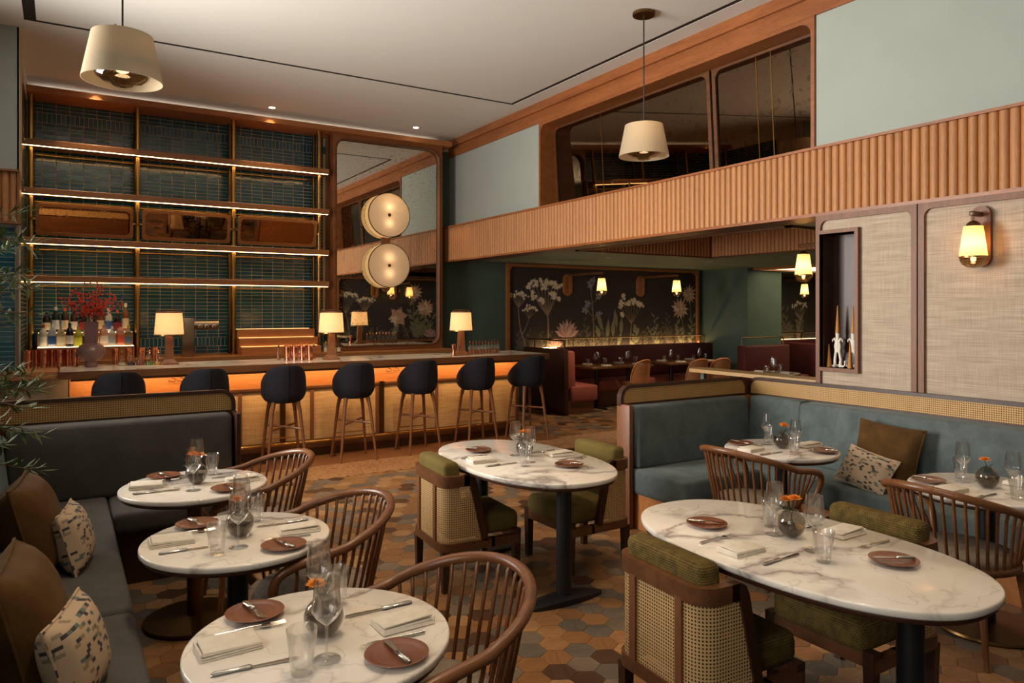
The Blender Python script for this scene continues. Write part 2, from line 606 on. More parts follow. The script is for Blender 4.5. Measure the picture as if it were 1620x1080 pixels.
# floor slab with hexagonal end-grain wood tiles
m = MB()
m.box(-2.6, 16.8, -3.2, 11.0, -0.08, -0.0035)
floor = struct(m.build('floor', plain('floor_joint', srgb(52, 36, 25), 0.8), smooth=None))


def hex_mat():
    t = NT('hex_wood')
    oi = t.n('ObjectInfo')
    at = t.n('Attribute', attribute_name='tint')
    r = t.math('FRACT', t.math('ADD', at.outputs['Fac'], oi.outputs['Random']))
    base = t.ramp(r, [(0.0, srgb(156, 114, 74)), (0.20, srgb(140, 99, 63)), (0.40, srgb(168, 128, 88)), (0.57, srgb(120, 106, 90)), (0.73, srgb(104, 95, 84)), (0.90, srgb(82, 58, 42))], 'CONSTANT')
    uv = t.coords('UV', (9, 60, 1))
    g = t.noise(uv, 1.6, 4, 0.6, 0.8)
    g2 = t.noise(t.coords('UV', (3, 16, 1)), 1.4, 3, 0.6, 1.6)
    col = t.mix(0.55, base, t.ramp(g, [(0.3, (0.5, 0.47, 0.44)), (0.62, (1, 1, 1))]), 'MULTIPLY')
    col = t.mix(0.45, col, t.ramp(g2, [(0.35, (0.55, 0.5, 0.46)), (0.65, (1, 1, 1))]), 'MULTIPLY')
    return t.pbr(col, 0.34, 0, t.bump(g, 0.15, 0.002), Specular_IOR_Level=0.45)


M['hex'] = hex_mat()
HR = 0.083
def hex_pts(cx, cy, r=HR - 0.0007):
    return [(cx + r * math.cos(math.radians(90 + 60 * k)), cy + r * math.sin(math.radians(90 + 60 * k))) for k in range(6)]


def hex_zone(x, y):
    if y > 10.7 or x > 11.2:
        return False
    if y < 7.20:
        return True
    return x > 5.62 and y > 7.95


hexes = []
row = 0
yy = -0.2
while yy < 10.8:
    xx = -0.6 + (row % 2) * HR * math.sqrt(3) / 2
    while xx < 11.2:
        if hex_zone(xx, yy):
            q = cam_px(xx, yy, 0)
            if q and -60 < q[0] < 1680 and q[1] < 1130:
                hidden = (xx < 0.16 and yy < 5.7) or (xx > 4.75 and yy < 4.5)
                hexes.append((q[2], xx, yy, hidden))
        xx += HR * math.sqrt(3)
    yy += HR * 1.5
    row += 1
vis = sorted([h for h in hexes if not h[3] and cam_px(h[1], h[2], 0)[1] < 1085 and -5 < cam_px(h[1], h[2], 0)[0] < 1625])
near = set((h[1], h[2]) for h in vis[:300])


def hex_uv(me, rots, offs):
    uvl = me.uv_layers.new(name='UVMap')
    for p in me.polygons:
        i = p.index // 7 if len(rots) > 1 else 0
        a = rots[i]; ox, oy = offs[i]
        for li in p.loop_indices:
            co = me.vertices[me.loops[li].vertex_index].co
            uvl.data[li].uv = (ox + co.x * math.cos(a) + co.y * math.sin(a), oy - co.x * math.sin(a) + co.y * math.cos(a))


def hex_geo(cx, cy, b=0):
    lo = hex_pts(cx, cy); hi = hex_pts(cx, cy, HR - 0.0016)
    vs = [(x, y, -0.0035) for x, y in lo] + [(x, y, 0.0) for x, y in hi]
    fs = [tuple(b + 6 + k for k in range(6))] + [(b + k, b + (k + 1) % 6, b + 6 + (k + 1) % 6, b + 6 + k) for k in range(6)]
    return vs, fs


variants = []
for k in range(9):
    me = bpy.data.meshes.new('hex_tile')
    vs, fs = hex_geo(0, 0)
    me.from_pydata(vs, [], fs)
    hex_uv(me, [math.radians(rng.choice((0, 60, 120)) + rng.uniform(-8, 8))], [(rng.uniform(0, 9), rng.uniform(0, 9))])
    me.materials.append(M['hex'])
    variants.append(me)
vs_all, fs_all, tints, rots, offs = [], [], [], [], []
for f, x, y, hid in hexes:
    if (x, y) in near:
        o = bpy.data.objects.new('hex_tile', rng.choice(variants))
        COL.objects.link(o)
        o.location = (x, y, rng.uniform(-0.0006, 0.0))
        o.parent = floor
    elif not hid:
        vs, fs = hex_geo(x, y, len(vs_all))
        vs_all += vs; fs_all += fs
        tints += [rng.random()] * 7
        rots.append(math.radians(rng.choice((0, 60, 120)) + rng.uniform(-8, 8)))
        offs.append((rng.uniform(0, 9), rng.uniform(0, 9)))
me = bpy.data.meshes.new('hex_tile_field')
me.from_pydata(vs_all, [], fs_all)
at = me.attributes.new('tint', 'FLOAT', 'FACE')
at.data.foreach_set('value', tints)
hex_uv(me, rots, offs)
me.materials.append(M['hex'])
o = bpy.data.objects.new('hex_tile_field', me)
COL.objects.link(o)
o.parent = floor
o['kind'] = 'stuff'


def mosaic_mat():
    t = NT('mosaic')
    v = t.coords('Object')
    vo = t.n('TexVoronoi', i_Vector=v, i_Scale=55)
    n1 = t.noise(v, 2.0, 3)
    bw = t.n('RGBToBW', i_Color=vo.outputs['Color'])
    col = t.ramp(bw.outputs[0], [(0.25, srgb(128, 84, 48)), (0.75, srgb(186, 138, 90))])
    col = t.mix(0.25, col, t.ramp(n1, [(0.3, srgb(100, 64, 38)), (0.7, srgb(170, 124, 80))]))
    return t.pbr(col, 0.5)


m = MB(); m.box(-2.4, 5.62, 7.20, 7.86, -0.003, 0.0); m.box(5.62, 7.6, 7.20, 7.95, -0.003, 0.0)
m.build('mosaic_strip', mosaic_mat(), floor, smooth=None)
m = MB(); m.box(-2.4, 5.62, 7.868, 8.55, -0.003, 0.0005)
m.build('bar_foot_strip', wood('foot_strip', srgb(120, 74, 42), srgb(150, 98, 58), 0.4, 'x'), floor, smooth=None)

# ceiling with a dark slot diffuser loop
SX0, SX1, SY0, SY1 = -0.31, 5.185, -2.3, 8.36
w = 0.058
m = MB()
m.box(-2.4, 5.70, SY1, 11.0, ZC, ZC + 0.12)
m.box(-2.4, 5.60, -3.2, SY0, ZC, ZC + 0.12)
m.box(-2.4, SX0, SY0, SY1, ZC, ZC + 0.12)
m.box(SX1, 5.60, SY0, SY1, ZC, ZC + 0.12)
m.box(SX0 + 0.1, SX1 - w, SY0 + w, SY1 - w, ZC, ZC + 0.12)
ceiling = struct(m.build('ceiling', M['ceiling'], smooth=None))
m = MB()
m.box(SX0 - 0.05, SX1 + 0.05, SY0 - 0.05, SY1 + 0.05, ZC + 0.003, ZC + 0.11)
m.build('slot_diffuser', M['black'], ceiling, smooth=None)
m = MB()
for k in range(24):
    y = 7.95 - k * 0.16
    m.box(SX0, SX0 + 0.1, y, y + 0.02, ZC + 0.01, ZC + 0.05)
m.box(SX0 + 0.045, SX0 + 0.055, 4.0, SY1, ZC + 0.01, ZC + 0.06)
m.build('slot_blades', M['black_metal'], ceiling, smooth=None)

# left side: window wall (outside the picture), pier by the bar
LW = -1.65
wins = [(-0.9, 1.5), (5.2, 7.6)]  # near opening is added to admit front fill light
m = MB()
ys = [-3.2]
for a, b in wins:
    ys += [a, b]
ys.append(10.95)
for i in range(0, len(ys), 2):
    m.box(LW - 0.2, LW, ys[i], ys[i + 1], 0, ZC)
for a, b in wins:
    m.box(LW - 0.2, LW, a, b, 0, 1.0)
    m.box(LW - 0.2, LW, a, b, 4.0, ZC)
struct(m.build('wall_left', M['sage'], smooth=None))
for i, (a, b) in enumerate(wins):
    e = struct(empty('window_%d' % (i + 1), (LW - 0.1, (a + b) / 2, 1.0)))
    hw = (b - a) / 2
    m = MB()
    m.ring(rrect(-hw, hw, 0, 3.0, 0.001, 2), rrect(-hw + 0.06, hw - 0.06, 0.06, 2.94, 0.001, 2), -0.04, 0.04, 'x')
    for k in (1, 2):
        y = -hw + 2 * hw * k / 3
        m.box(-0.025, 0.025, y - 0.02, y + 0.02, 0.05, 2.95)
    m.box(-0.025, 0.025, -hw + 0.05, hw - 0.05, 2.0, 2.05)
    m.build('window_frame', M['dark_wood'], e, smooth=None)
    for k in range(3):
        y0 = -hw + 2 * hw * k / 3 + 0.03; y1 = -hw + 2 * hw * (k + 1) / 3 - 0.03
        for z0, z1 in ((0.06, 1.995), (2.055, 2.94)):
            m = MB(); m.box(-0.003, 0.003, y0, y1, z0, z1)
            m.build('pane', M['pane'], e, smooth=None)
m = MB(); m.box(-2.4, 5.6, -3.2, -3.0, 0, ZC)
struct(m.build('wall_front', M['sage'], smooth=None))

# pier at the left end of the bar: tiles below, fluted band, sage plaster above
PX = -0.372
m = MB()
m.box(LW, PX, 8.62, 9.2, 0, ZC)
pier = struct(m.build('wall_pier', M['sage'], smooth=None))
m = MB(); m.box(LW, PX + 0.012, 8.60, 8.62, 3.06, ZC)
m.build('pier_facing', M['sage'], pier, smooth=None)
m = MB(); m.box(PX - 0.004, PX + 0.014, 8.60, 9.2, 3.06, ZC)
m.build('plaster_edge', M['plaster'], pier, smooth=None)
m = MB()
m.box(LW, PX + 0.02, 8.52, 8.62, 2.535, 2.555); m.box(LW, PX + 0.02, 8.52, 8.62, 3.04, 3.06)
m.box(PX, PX + 0.02, 8.54, 8.9, 2.555, 3.04)
m.build('pier_trim', M['cornice_x'], pier, smooth=None)
pm = MB()
pm.prism([(-0.031, 0), (-0.027, -0.012), (-0.014, -0.021), (0, -0.024), (0.014, -0.021), (0.027, -0.012), (0.031, 0)], 2.555, 3.04)
for k in range(7):
    x = PX - 0.03 - k * 0.066
    if k == 0:
        o0 = pm.build('slat', M['flute_wood'], pier, smooth=1.2)
        o0.location = (x, 8.58, 0)
        sl_me = o0.data
    else:
        o = bpy.data.objects.new('slat', sl_me); COL.objects.link(o); o.parent = pier; o.location = (x, 8.58, 0)
m = MB(); m.box(LW, PX, 8.58, 8.62, 2.55, 3.05)
m.build('slat_backing', M['walnut'], pier, smooth=None)
m = MB(); m.box(PX - 0.012, PX + 0.012, 8.58, 8.62, 1.1, 2.53)
m.build('edge_strip', M['brushed_steel'], pier, smooth=None)

# ------- back wall and its glazed tiles
m = MB(); m.box(LW, 3.50, YB, YB + 0.2, 0, ZC)
wall_back = struct(m.build('wall_back', M['grout'], smooth=None))
m = MB(); m.box(3.50, 16.8, YB, YB + 0.2, 0, ZC)
wall_back2 = struct(m.build('wall_back_right', M['green_wall'], smooth=None))
TW, TH, JT = 0.148, 0.0485, 0.0052
tiles = []      # (x0,x1,z0,z1) on the back wall
ztop = 4.30
z = 1.10
rows_z = []
for _ in range(2):
    rows_z.append(('h', z, z + TH)); z += TH
rows_z.append(('v', z, z + 0.125)); z += 0.125
while z + TH < 4.06:
    rows_z.append(('h', z, z + TH)); z += TH
rows_z.append(('v', z, z + 0.125)); z += 0.125
while z + TH < 4.31:
    rows_z.append(('h', z, z + TH)); z += TH
for kind, z0, z1 in rows_z:
    wv = TW if kind == 'h' else 0.05
    x = -0.36
    while x + wv < 3.48:
        tiles.append((x, x + wv, z0, z1, kind)); x += wv
protos = {}
for kind, wv, hv in (('h', TW, TH), ('v', 0.05, 0.125)):
    mm = MB()
    a, b, d = wv / 2 - JT / 2, hv / 2 - JT / 2, 0.002
    mm.hexa([(-a, 0, -b), (a, 0, -b), (a, 0, b), (-a, 0, b), (-a + d, -0.004, -b + d), (a - d, -0.004, -b + d), (a - d, -0.004, b - d), (-a + d, -0.004, b - d)])
    protos[kind] = mm
tile_me = {}
cand = [t for t in tiles if 1.30 < t[2] < 3.7 and t[4] == 'h']
cand.sort(key=lambda t: (cam_px(t[0], YB, t[2])[2]))
first = set(cand[:300])
big = MB(); tint = []
for t in tiles:
    cx, cz = (t[0] + t[1]) / 2, (t[2] + t[3]) / 2
    tilt = Matrix.Translation((cx, YB, cz)) @ Matrix.Rotation(rng.uniform(-0.006, 0.006), 4, 'Z') @ Matrix.Rotation(rng.uniform(-0.012, 0.012), 4, 'X')
    if t in first:
        if t[4] not in tile_me:
            o = protos[t[4]].build('wall_tile', M['tile'], wall_back, smooth=None)
            tile_me[t[4]] = o.data
        else:
            o = bpy.data.objects.new('wall_tile', tile_me[t[4]]); COL.objects.link(o); o.parent = wall_back
        o.matrix_local = tilt
    else:
        big.M = tilt
        big.add(protos[t[4]].v, protos[t[4]].f)
        tint += [rng.random()] * 6
o = big.build('wall_tile_field', M['tile'], wall_back, smooth=None)
at = o.data.attributes.new('tint', 'FLOAT', 'FACE'); at.data.foreach_set('value', tint)
o['kind'] = 'stuff'
# pier and alcove side tiles
big = MB(); tint = []
z = 1.10
while z + TH < 4.27:
    if z + TH < 2.52:
        x = PX - 0.02
        while x > -1.1:
            big.M = Matrix.Translation((x - TW / 2, 8.62, z + TH / 2)) @ Matrix.Rotation(rng.uniform(-0.02, 0.02), 4, 'X')
            big.add(protos['h'].v, protos['h'].f); tint += [rng.random()] * 6
            x -= TW
    y = 9.22
    while y + TW < YB:
        big.M = Matrix.Translation((PX, y + TW / 2, z + TH / 2)) @ Matrix.Rotation(PI / 2, 4, 'Z')
        big.add(protos['h'].v, protos['h'].f); tint += [rng.random()] * 6
        y += TW
    z += TH
m = MB(); m.box(LW, PX, 9.2, YB, 0, ZC)
wall_alcove = struct(m.build('wall_alcove', M['grout'], smooth=None))
o = big.build('alcove_tile_field', M['tile'], wall_alcove, smooth=None)
at = o.data.attributes.new('tint', 'FLOAT', 'FACE'); at.data.foreach_set('value', tint)
o['kind'] = 'stuff'
m = MB(); m.box(PX, PX + 0.012, 9.2, YB, 4.27, ZC)
m.build('alcove_plaster', M['ceiling'], wall_alcove, smooth=None)
m = MB(); m.box(PX, 5.6, YB - 0.012, YB, 4.31, ZC)
m.build('frieze', M['ceiling'], wall_back, smooth=None)

# ------- right wall above the beam: sage panels, mirrored recess, timber cornice
RY0, RY1, RZ0, RZ1 = 3.905, 8.11, 3.03, 4.205
m = MB()
m.box(XW, 5.95, RY1, YB, 2.6, ZC)
m.box(XW, 5.95, -3.2, RY0, 2.6, ZC)
m.box(XW, 5.95, RY0, RY1, RZ1, ZC)
m.box(5.78, 5.95, RY0, RY1, 2.6, RZ1)
wall_r = struct(m.build('wall_right', M['sage'], smooth=None))
m = MB()
m.box(5.405, XW, -3.0, YB, 4.36, ZC)
m.box(5.438, XW, -3.0, YB, RZ1, 4.36)
trim = struct(m.build('trim_1', M['cornice_y'], smooth=None))
trim['label'] = 'timber cornice along the ceiling above the sage wall'
# recess lining
rec = struct(empty('trim_2', (5.40, (RY0 + RY1) / 2, RZ0)))
m = MB()
def recess_profile(y0, y1, z0, z1, r):
    return rrect(y0, y1, z0, z1, 0.001, 6, tl=r, tr=r)
m.ring(rrect(RY0 - 0.0, RY1, RZ0 - 0.05, RZ1, 0.001, 6), recess_profile(RY0 + 0.035, RY1 - 0.035, RZ0 - 0.03, RZ1 - 0.04, 0.11), XW - 0.02, 5.76, 'x')
o = m.build('recess_lining', M['cornice_y'], rec, smooth=0.7); o.matrix_parent_inverse = rec.matrix_world.inverted(); o.matrix_parent_inverse = Matrix.Translation(-Vector(rec.location))
def child_world(o, p):
    o.parent = p
    o.matrix_parent_inverse = Matrix.Translation(Vector(p.location)).inverted()
    return o
YS = 5.28
def lean(mb):
    mb.v = [(x - (z - RZ0) * 0.06, y, z) for x, y, z in mb.v]      # the panes lean forward into the room
for a, b in ((RY0 + 0.02, YS - 0.03), (YS + 0.03, RY1 - 0.02)):
    m = MB(); m.prism(recess_profile(a, b, RZ0 - 0.03, RZ1 - 0.045, 0.001), 5.750, 5.76, 'x'); lean(m)
    child_world(m.build('mirror_pane', M['dark_mirror'], smooth=None), rec)
    m = MB(); m.ring(rrect(a - 0.015, b + 0.015, RZ0 - 0.03, RZ1 - 0.045, 0.001, 6), rrect(a + 0.03, b - 0.03, RZ0, RZ1 - 0.07, 0.09, 6), 5.728, 5.752, 'x'); lean(m)
    child_world(m.build('mirror_frame', M['walnut_y'], smooth=0.7), rec)
for y in (4.72, 4.55, 7.1):
    m = MB(); m.box(5.746, 5.751, y - 0.003, y + 0.003, RZ0, RZ1 - 0.06); lean(m)
    child_world(m.build('mirror_joint', M['brass'], smooth=None), rec)

# ------- fluted beam
BZ0, BZ1 = 2.49, 3.02
m = MB(); m.box(5.305, 5.76, -3.0, YB, BZ0, BZ1)
beam = struct(m.build('wall_beam', M['walnut_y'], smooth=None), 'fluted timber beam spanning the opening to the side room')
m = MB(); m.box(5.262, 5.46, -3.0, YB, BZ1, BZ1 + 0.022)
m.build('beam_top_trim', M['cornice_y'], beam, smooth=None)
m = MB(); m.box(5.268, 5.305, -3.0, YB, BZ0 - 0.022, BZ0 + 0.004)
m.build('beam_bottom_trim', M['cornice_y'], beam, smooth=None)
PROF = [(-0.0315, 0), (-0.0315, -0.006), (-0.024, -0.016), (-0.01, -0.022), (0.006, -0.0225), (0.02, -0.018), (0.029, -0.010), (0.0315, -0.004), (0.0315, 0)]
slat_me = []
for k in range(4):
    pm = MB()
    s = (1, -1)[k % 2]
    pm.prism([(d, y * s) for y, d in PROF], BZ0, BZ1)
    o = pm.build('slat', M['flute_wood'], beam, smooth=1.0)
    slat_me.append(o.data)
    if k == 0:
        o.location = (5.305, YB - 0.04, 0)
    else:
        bpy.data.objects.remove(o)
y = YB - 0.04 - 0.065
while y > 0.9:
    o = bpy.data.objects.new('slat', rng.choice(slat_me)); COL.objects.link(o); o.parent = beam
    o.location = (5.305 + rng.uniform(-0.002, 0.002), y, 0)
    y -= 0.065
m = MB()
while y > -3.0:
    m.box(5.285, 5.305, y - 0.03, y + 0.03, BZ0, BZ1); y -= 0.065
o = m.build('slat_run', M['flute_wood'], beam, smooth=None); o['kind'] = 'stuff'

# ------- lower right wall with framed cloth panels and a niche
FX = 5.285
NY0, NY1, NZ0, NZ1 = 3.415, 3.735, 1.235, 2.315
m = MB()
m.box(5.30, 5.45, -3.0, NY0, 0, BZ0)
m.box(5.30, 5.45, NY1, 3.77, 0, BZ0)
m.box(5.30, 5.45, NY0, NY1, 0, NZ0)
m.box(5.30, 5.45, NY0, NY1, NZ1, BZ0)
m.box(5.45, 5.52, -3.0, 3.77, 0, BZ0)
wall_f = struct(m.build('wall_right_lower', M['walnut_z'], smooth=None))
for k, (a, b) in enumerate(((2.935, 3.765), (0.95, 2.925), (-1.1, 0.94))):
    m = MB()
    m.ring(rrect(a, b, 1.10, BZ0 - 0.022, 0.001, 6), rrect(a + 0.042, b - 0.042, 1.10, BZ0 - 0.066, 0.055, 6, bl=0.001, br=0.001), FX - 0.022, 5.30, 'x')
    m.build('panel_frame', M['walnut_z'], wall_f, smooth=0.7)
    m = MB()
    if k == 0:
        m.box(FX, 5.302, a + 0.03, NY0, 1.10, BZ0 - 0.05)
        m.box(FX, 5.302, NY1, b - 0.03, 1.10, BZ0 - 0.05)
        m.box(FX, 5.302, NY0, NY1, 1.10, NZ0)
        m.box(FX, 5.302, NY0, NY1, NZ1, BZ0 - 0.05)
    else:
        m.box(FX, 5.302, a + 0.03, b - 0.03, 1.10, BZ0 - 0.05)
    m.build('cloth_panel', M['fabric_wall'], wall_f, smooth=None)
m = MB()
m.ring(rrect(NY0 - 0.03, NY1 + 0.005, NZ0 - 0.03, NZ1 + 0.03, 0.001, 2), rrect(NY0, NY1 - 0.012, NZ0, NZ1, 0.001, 2), FX - 0.035, FX + 0.02, 'x')
m.build('niche_frame', M['walnut_z'], wall_f, smooth=None)
m = MB()
m.ring(rrect(NY0 - 0.01, NY1 + 0.01, NZ0 - 0.01, NZ1 + 0.01, 0.001, 2), rrect(NY0, NY1 - 0.012, NZ0, NZ1, 0.001, 2), FX + 0.02, 5.46, 'x')
m.box(5.445, 5.46, NY0 - 0.01, NY1 + 0.01, NZ0 - 0.01, NZ1 + 0.01)
m.build('niche_lining', M['dark_wood'], wall_f, smooth=None)

# ------- side dining room
m = MB()
m.box(5.70, 16.8, 7.92, YB, 2.52, 2.62); m.box(5.70, 16.8, 3.6, 4.6, 2.52, 2.62)
m.box(5.70, 6.0, 4.6, 7.92, 2.52, 2.62); m.box(8.53, 16.8, 4.6, 7.92, 2.52, 2.62)
ceil2 = struct(m.build('ceiling_side', M['green_ceiling'], smooth=None))
m = MB(); m.box(5.95, 8.6, 4.55, 7.98, 3.05, 3.1)
m.build('coffer_top', M['ceiling'], ceil2, smooth=None)
m = MB()
m.box(5.95, 8.60, 7.905, 7.98, 2.495, 3.06); m.box(8.515, 8.60, 4.55, 7.98, 2.495, 3.06)
m.box(5.95, 6.0, 4.55, 7.98, 2.495, 3.06); m.box(5.95, 8.60, 4.55, 4.6, 2.495, 3.06)
m.build('coffer_frame', M['walnut'], ceil2, smooth=None)
m = MB()
x = 6.03
while x < 8.5:
    m.M = Matrix.Translation((x, 7.905, 0)); m.prism([(a, b * 0.8) for a, b in PROF], 2.515, 3.04); x += 0.065
y = 4.63
while y < 7.9:
    m.M = Matrix.Translation((8.515, y, 0)); m.prism([(b * 0.8, a) for a, b in PROF], 2.515, 3.04); y += 0.065
o = m.build('coffer_slats', M['flute_wood'], ceil2, smooth=1.0); o['kind'] = 'stuff'
m = MB(); m.box(5.45, 16.8, 3.60, 3.75, 0, 2.6)
wall_s = struct(m.build('wall_side', M['green_wall'], smooth=None))
m = MB(); m.box(16.6, 16.8, 3.6, YB, 0, 2.6)
struct(m.build('wall_side_end', M['green_wall'], smooth=None))
m = MB(); m.box(11.30, 12.30, 9.58, YB, 0, 2.55)
struct(m.build('wall_column', M['green_wall'], smooth=None))
# low divider with an oak ledge between the rooms
m = MB(); m.box(5.34, 5.50, 3.77, 5.20, 0, 0.90); m.box(5.40, 5.44, 5.12, 5.16, 0.90, 1.085); m.box(5.40, 5.44, 4.4, 4.44, 0.90, 1.085)
dv = struct(m.build('wall_divider', M['green_wall'], smooth=None))
m = MB(); m.prism(rrect(5.30, 5.55, 3.775, 5.28, 0.001, 5, tl=0.1, tr=0.1), 1.085, 1.118)
m.build('ledge', M['ledge_oak'], dv, smooth=0.6)
# ------------------------------------------------------------------ bar counter
bar = thing('bar_counter', 'long bar counter with stone top, lit amber band and woven cloth front', 'bar', (2.8, 8.7, 0))
def W(mb, name, mat, parent, smooth=0.6, **k):
    """build from world coordinates under a thing"""
    o = mb.build(name, mat, None, smooth, **k)
    return child_world(o, parent)


BX0, BX1 = 0.06, 5.30
m = MB(); m.box(BX0, BX1, 8.43, 9.0, 0.10, 1.03)
W(m, 'carcass', M['dark_wood'], bar, None)
m = MB(); m.box(BX0, BX1, 8.47, 9.0, 0.0, 0.10)
W(m, 'kickboard', M['walnut'], bar, None)
m = MB(); m.box(-0.02, 5.66, 8.205, 9.15, 1.085, 1.10)
W(m, 'stone_top', M['bar_marble'], bar, None)
m = MB()
m.box(-0.03, 5.67, 8.19, 8.206, 1.03, 1.102); m.box(5.655, 5.67, 8.206, 9.15, 1.03, 1.102); m.box(-0.03, -0.015, 8.206, 9.15, 1.03, 1.102)
m.box(-0.03, 5.67, 8.206, 9.15, 1.03, 1.085)
W(m, 'top_edge', M['walnut'], bar, None)
m = MB()
m.hexa([(BX0, 8.405, 0.82), (BX1, 8.405, 0.82), (BX1, 8.43, 0.82), (BX0, 8.43, 0.82), (BX0, 8.425, 1.03), (BX1, 8.425, 1.03), (BX1, 8.43, 1.03), (BX0, 8.43, 1.03)])
W(m, 'amber_band', M['oak'], bar, None)
m = MB(); m.box(BX0 + 0.03, BX1 - 0.02, 8.238, 8.25, 1.018, 1.03)
W(m, 'led_strip', M['led_bar'], bar, None)
m = MB(); m.box(BX0 + 0.01, BX1, 8.215, 8.228, 1.005, 1.03)
W(m, 'led_shield', M['walnut'], bar, None)
m = MB(); m.rbox(BX0, BX1, 8.39, 8.43, 0.785, 0.82, 0.006)
W(m, 'top_rail', M['walnut'], bar)
m = MB(); m.rbox(BX0, BX1, 8.385, 8.43, 0.10, 0.20, 0.008)
W(m, 'base_rail', M['walnut'], bar)
stx = [0.08, 0.87, 1.67, 2.47, 3.27, 4.07, 4.87, 5.285]
for i, x in enumerate(stx):
    m = MB(); m.box(x - 0.02, x + 0.02, 8.40, 8.43, 0.20, 0.785)
    W(m, 'stile', M['walnut_z'], bar, None)
    if i:
        m = MB(); m.box(stx[i - 1] + 0.02, x - 0.02, 8.418, 8.43, 0.20, 0.785)
        W(m, 'cloth_panel', M['bar_cloth'], bar, None)
for x in (1.67 + 0.46, 3.27 + 0.05):
    m = MB(); m.box(x - 0.03, x + 0.03, 8.385, 8.40, 0.2, 0.83)
    W(m, 'brass_post', M['dark_brass'], bar, None)
m = MB()
m.tube([(0.12, 8.29, 0.19), (5.28, 8.29, 0.19)], 0.019, 12)
W(m, 'foot_rail', M['brass'], bar)
for x in (0.3, 1.1, 1.9, 2.7, 3.5, 4.3, 5.1):
    m = MB()
    m.tube([(x, 8.29, 0.19), (x, 8.29, 0.0)], 0.009, 8)
    m.tube([(x, 8.29, 0.19), (x, 8.39, 0.16)], 0.009, 8)
    m.lathe([(0.03, 0), (0.03, 0.006)], 12, (x, 8.29, 0))
    W(m, 'rail_bracket', M['dark_brass'], bar)
for x in (0.98, 1.06, 3.40, 3.50):
    m = MB()
    m.tube([(x, 8.40, 0.99), (x, 8.37, 0.985)] + [(x + 0.035 * math.sin(a), 8.365, 0.965 + 0.02 * math.cos(a)) for a in [0.3, 0.9, 1.6, 2.3, 3.1, 3.9, 4.6]], 0.004, 6)
    W(m, 'bag_hook', M['dark_brass'], bar)
# service end on the left: wood apron over a stone upstand and a lower ledge
m = MB(); m.box(-1.2, -0.035, 8.30, 9.15, 1.035, 1.102)
W(m, 'service_top', M['shelf_wood'], bar, None)
m = MB(); m.box(-1.2, 0.05, 8.42, 8.46, 0.84, 1.035)
W(m, 'stone_upstand', M['grey_stone'], bar, None)
m = MB(); m.box(-1.2, 0.09, 8.25, 8.46, 0.80, 0.84)
W(m, 'stone_ledge', M['grey_stone'], bar, None)
m = MB(); m.box(-1.2, 0.05, 8.46, 9.0, 0.0, 1.035)
W(m, 'service_carcass', M['walnut'], bar, None)

# ------------------------------------------------------------------ back bar
bb = thing('back_bar_counter', 'low wooden back counter against the teal tiled wall', 'counter', (2.4, 10.3, 0))
m = MB(); m.box(-0.35, 5.20, 10.02, 10.785, 0.0, 1.05)
W(m, 'cabinet', M['dark_wood'], bb, None)
m = MB(); m.box(-0.35, 5.20, 9.96, 10.785, 1.05, 1.095)
W(m, 'counter_top', M['shelf_wood'], bb, None)

sh = thing('back_bar_shelving', 'tall brass and timber bar shelving with lit empty shelves', 'shelving', (1.4, 10.5, 1.1))
SHX0, SHX1 = -0.395, 3.28
m = MB()
m.box(SHX0, 5.26, 10.30, 10.785, 4.285, 4.36)
W(m, 'canopy', M['canopy'], sh, None)
m = MB(); m.box(SHX0 + 0.1, 5.1, 10.74, 10.77, 4.36, 4.368)
W(m, 'cove_led', emitter('cove_led', (1.0, 0.92, 0.78, 1), 5.0), sh, None)
for zt in (3.728, 3.150, 2.562, 2.109):
    m = MB(); m.rbox(SHX0, SHX1, 10.30, 10.62, zt - 0.075, zt, 0.004, 1)
    s_ = W(m, 'shelf', M['shelf_wood'], sh, 0.5)
    m = MB(); m.box(SHX0 + 0.03, SHX1 - 0.02, 10.312, 10.330, zt - 0.079, zt - 0.075)
    W(m, 'led_strip', M['led'], sh, None)
    m = MB(); m.tube([(SHX0 + 0.08, 10.70, zt - 0.115), (SHX1 - 0.05, 10.70, zt - 0.115)], 0.008, 6)
    W(m, 'back_rail', M['brass'], sh)
zl = [1.095, 2.034, 2.109, 2.487, 2.562, 3.075, 3.15, 3.653, 3.728, 4.285]
for x in (-0.32, 0.82, 1.99, 3.17):
    for y, r in ((10.44, 0.029), (10.70, 0.025)):
        m = MB()
        for k in range(0, len(zl), 2):
            m.tube([(x, y, zl[k]), (x, y, zl[k + 1])], r, 12)
            m.lathe([(r + 0.008, 0), (r + 0.008, 0.03)], 12, (x, y, zl[k]))
            m.lathe([(r + 0.008, -0.03), (r + 0.008, 0)], 12, (x, y, zl[k + 1]))
            m.lathe([(r + 0.003, 0.10), (r + 0.003, 0.15)], 12, (x, y, zl[k]))
        W(m, 'post', M['brass'] if y < 10.6 else M['dark_brass'], sh)
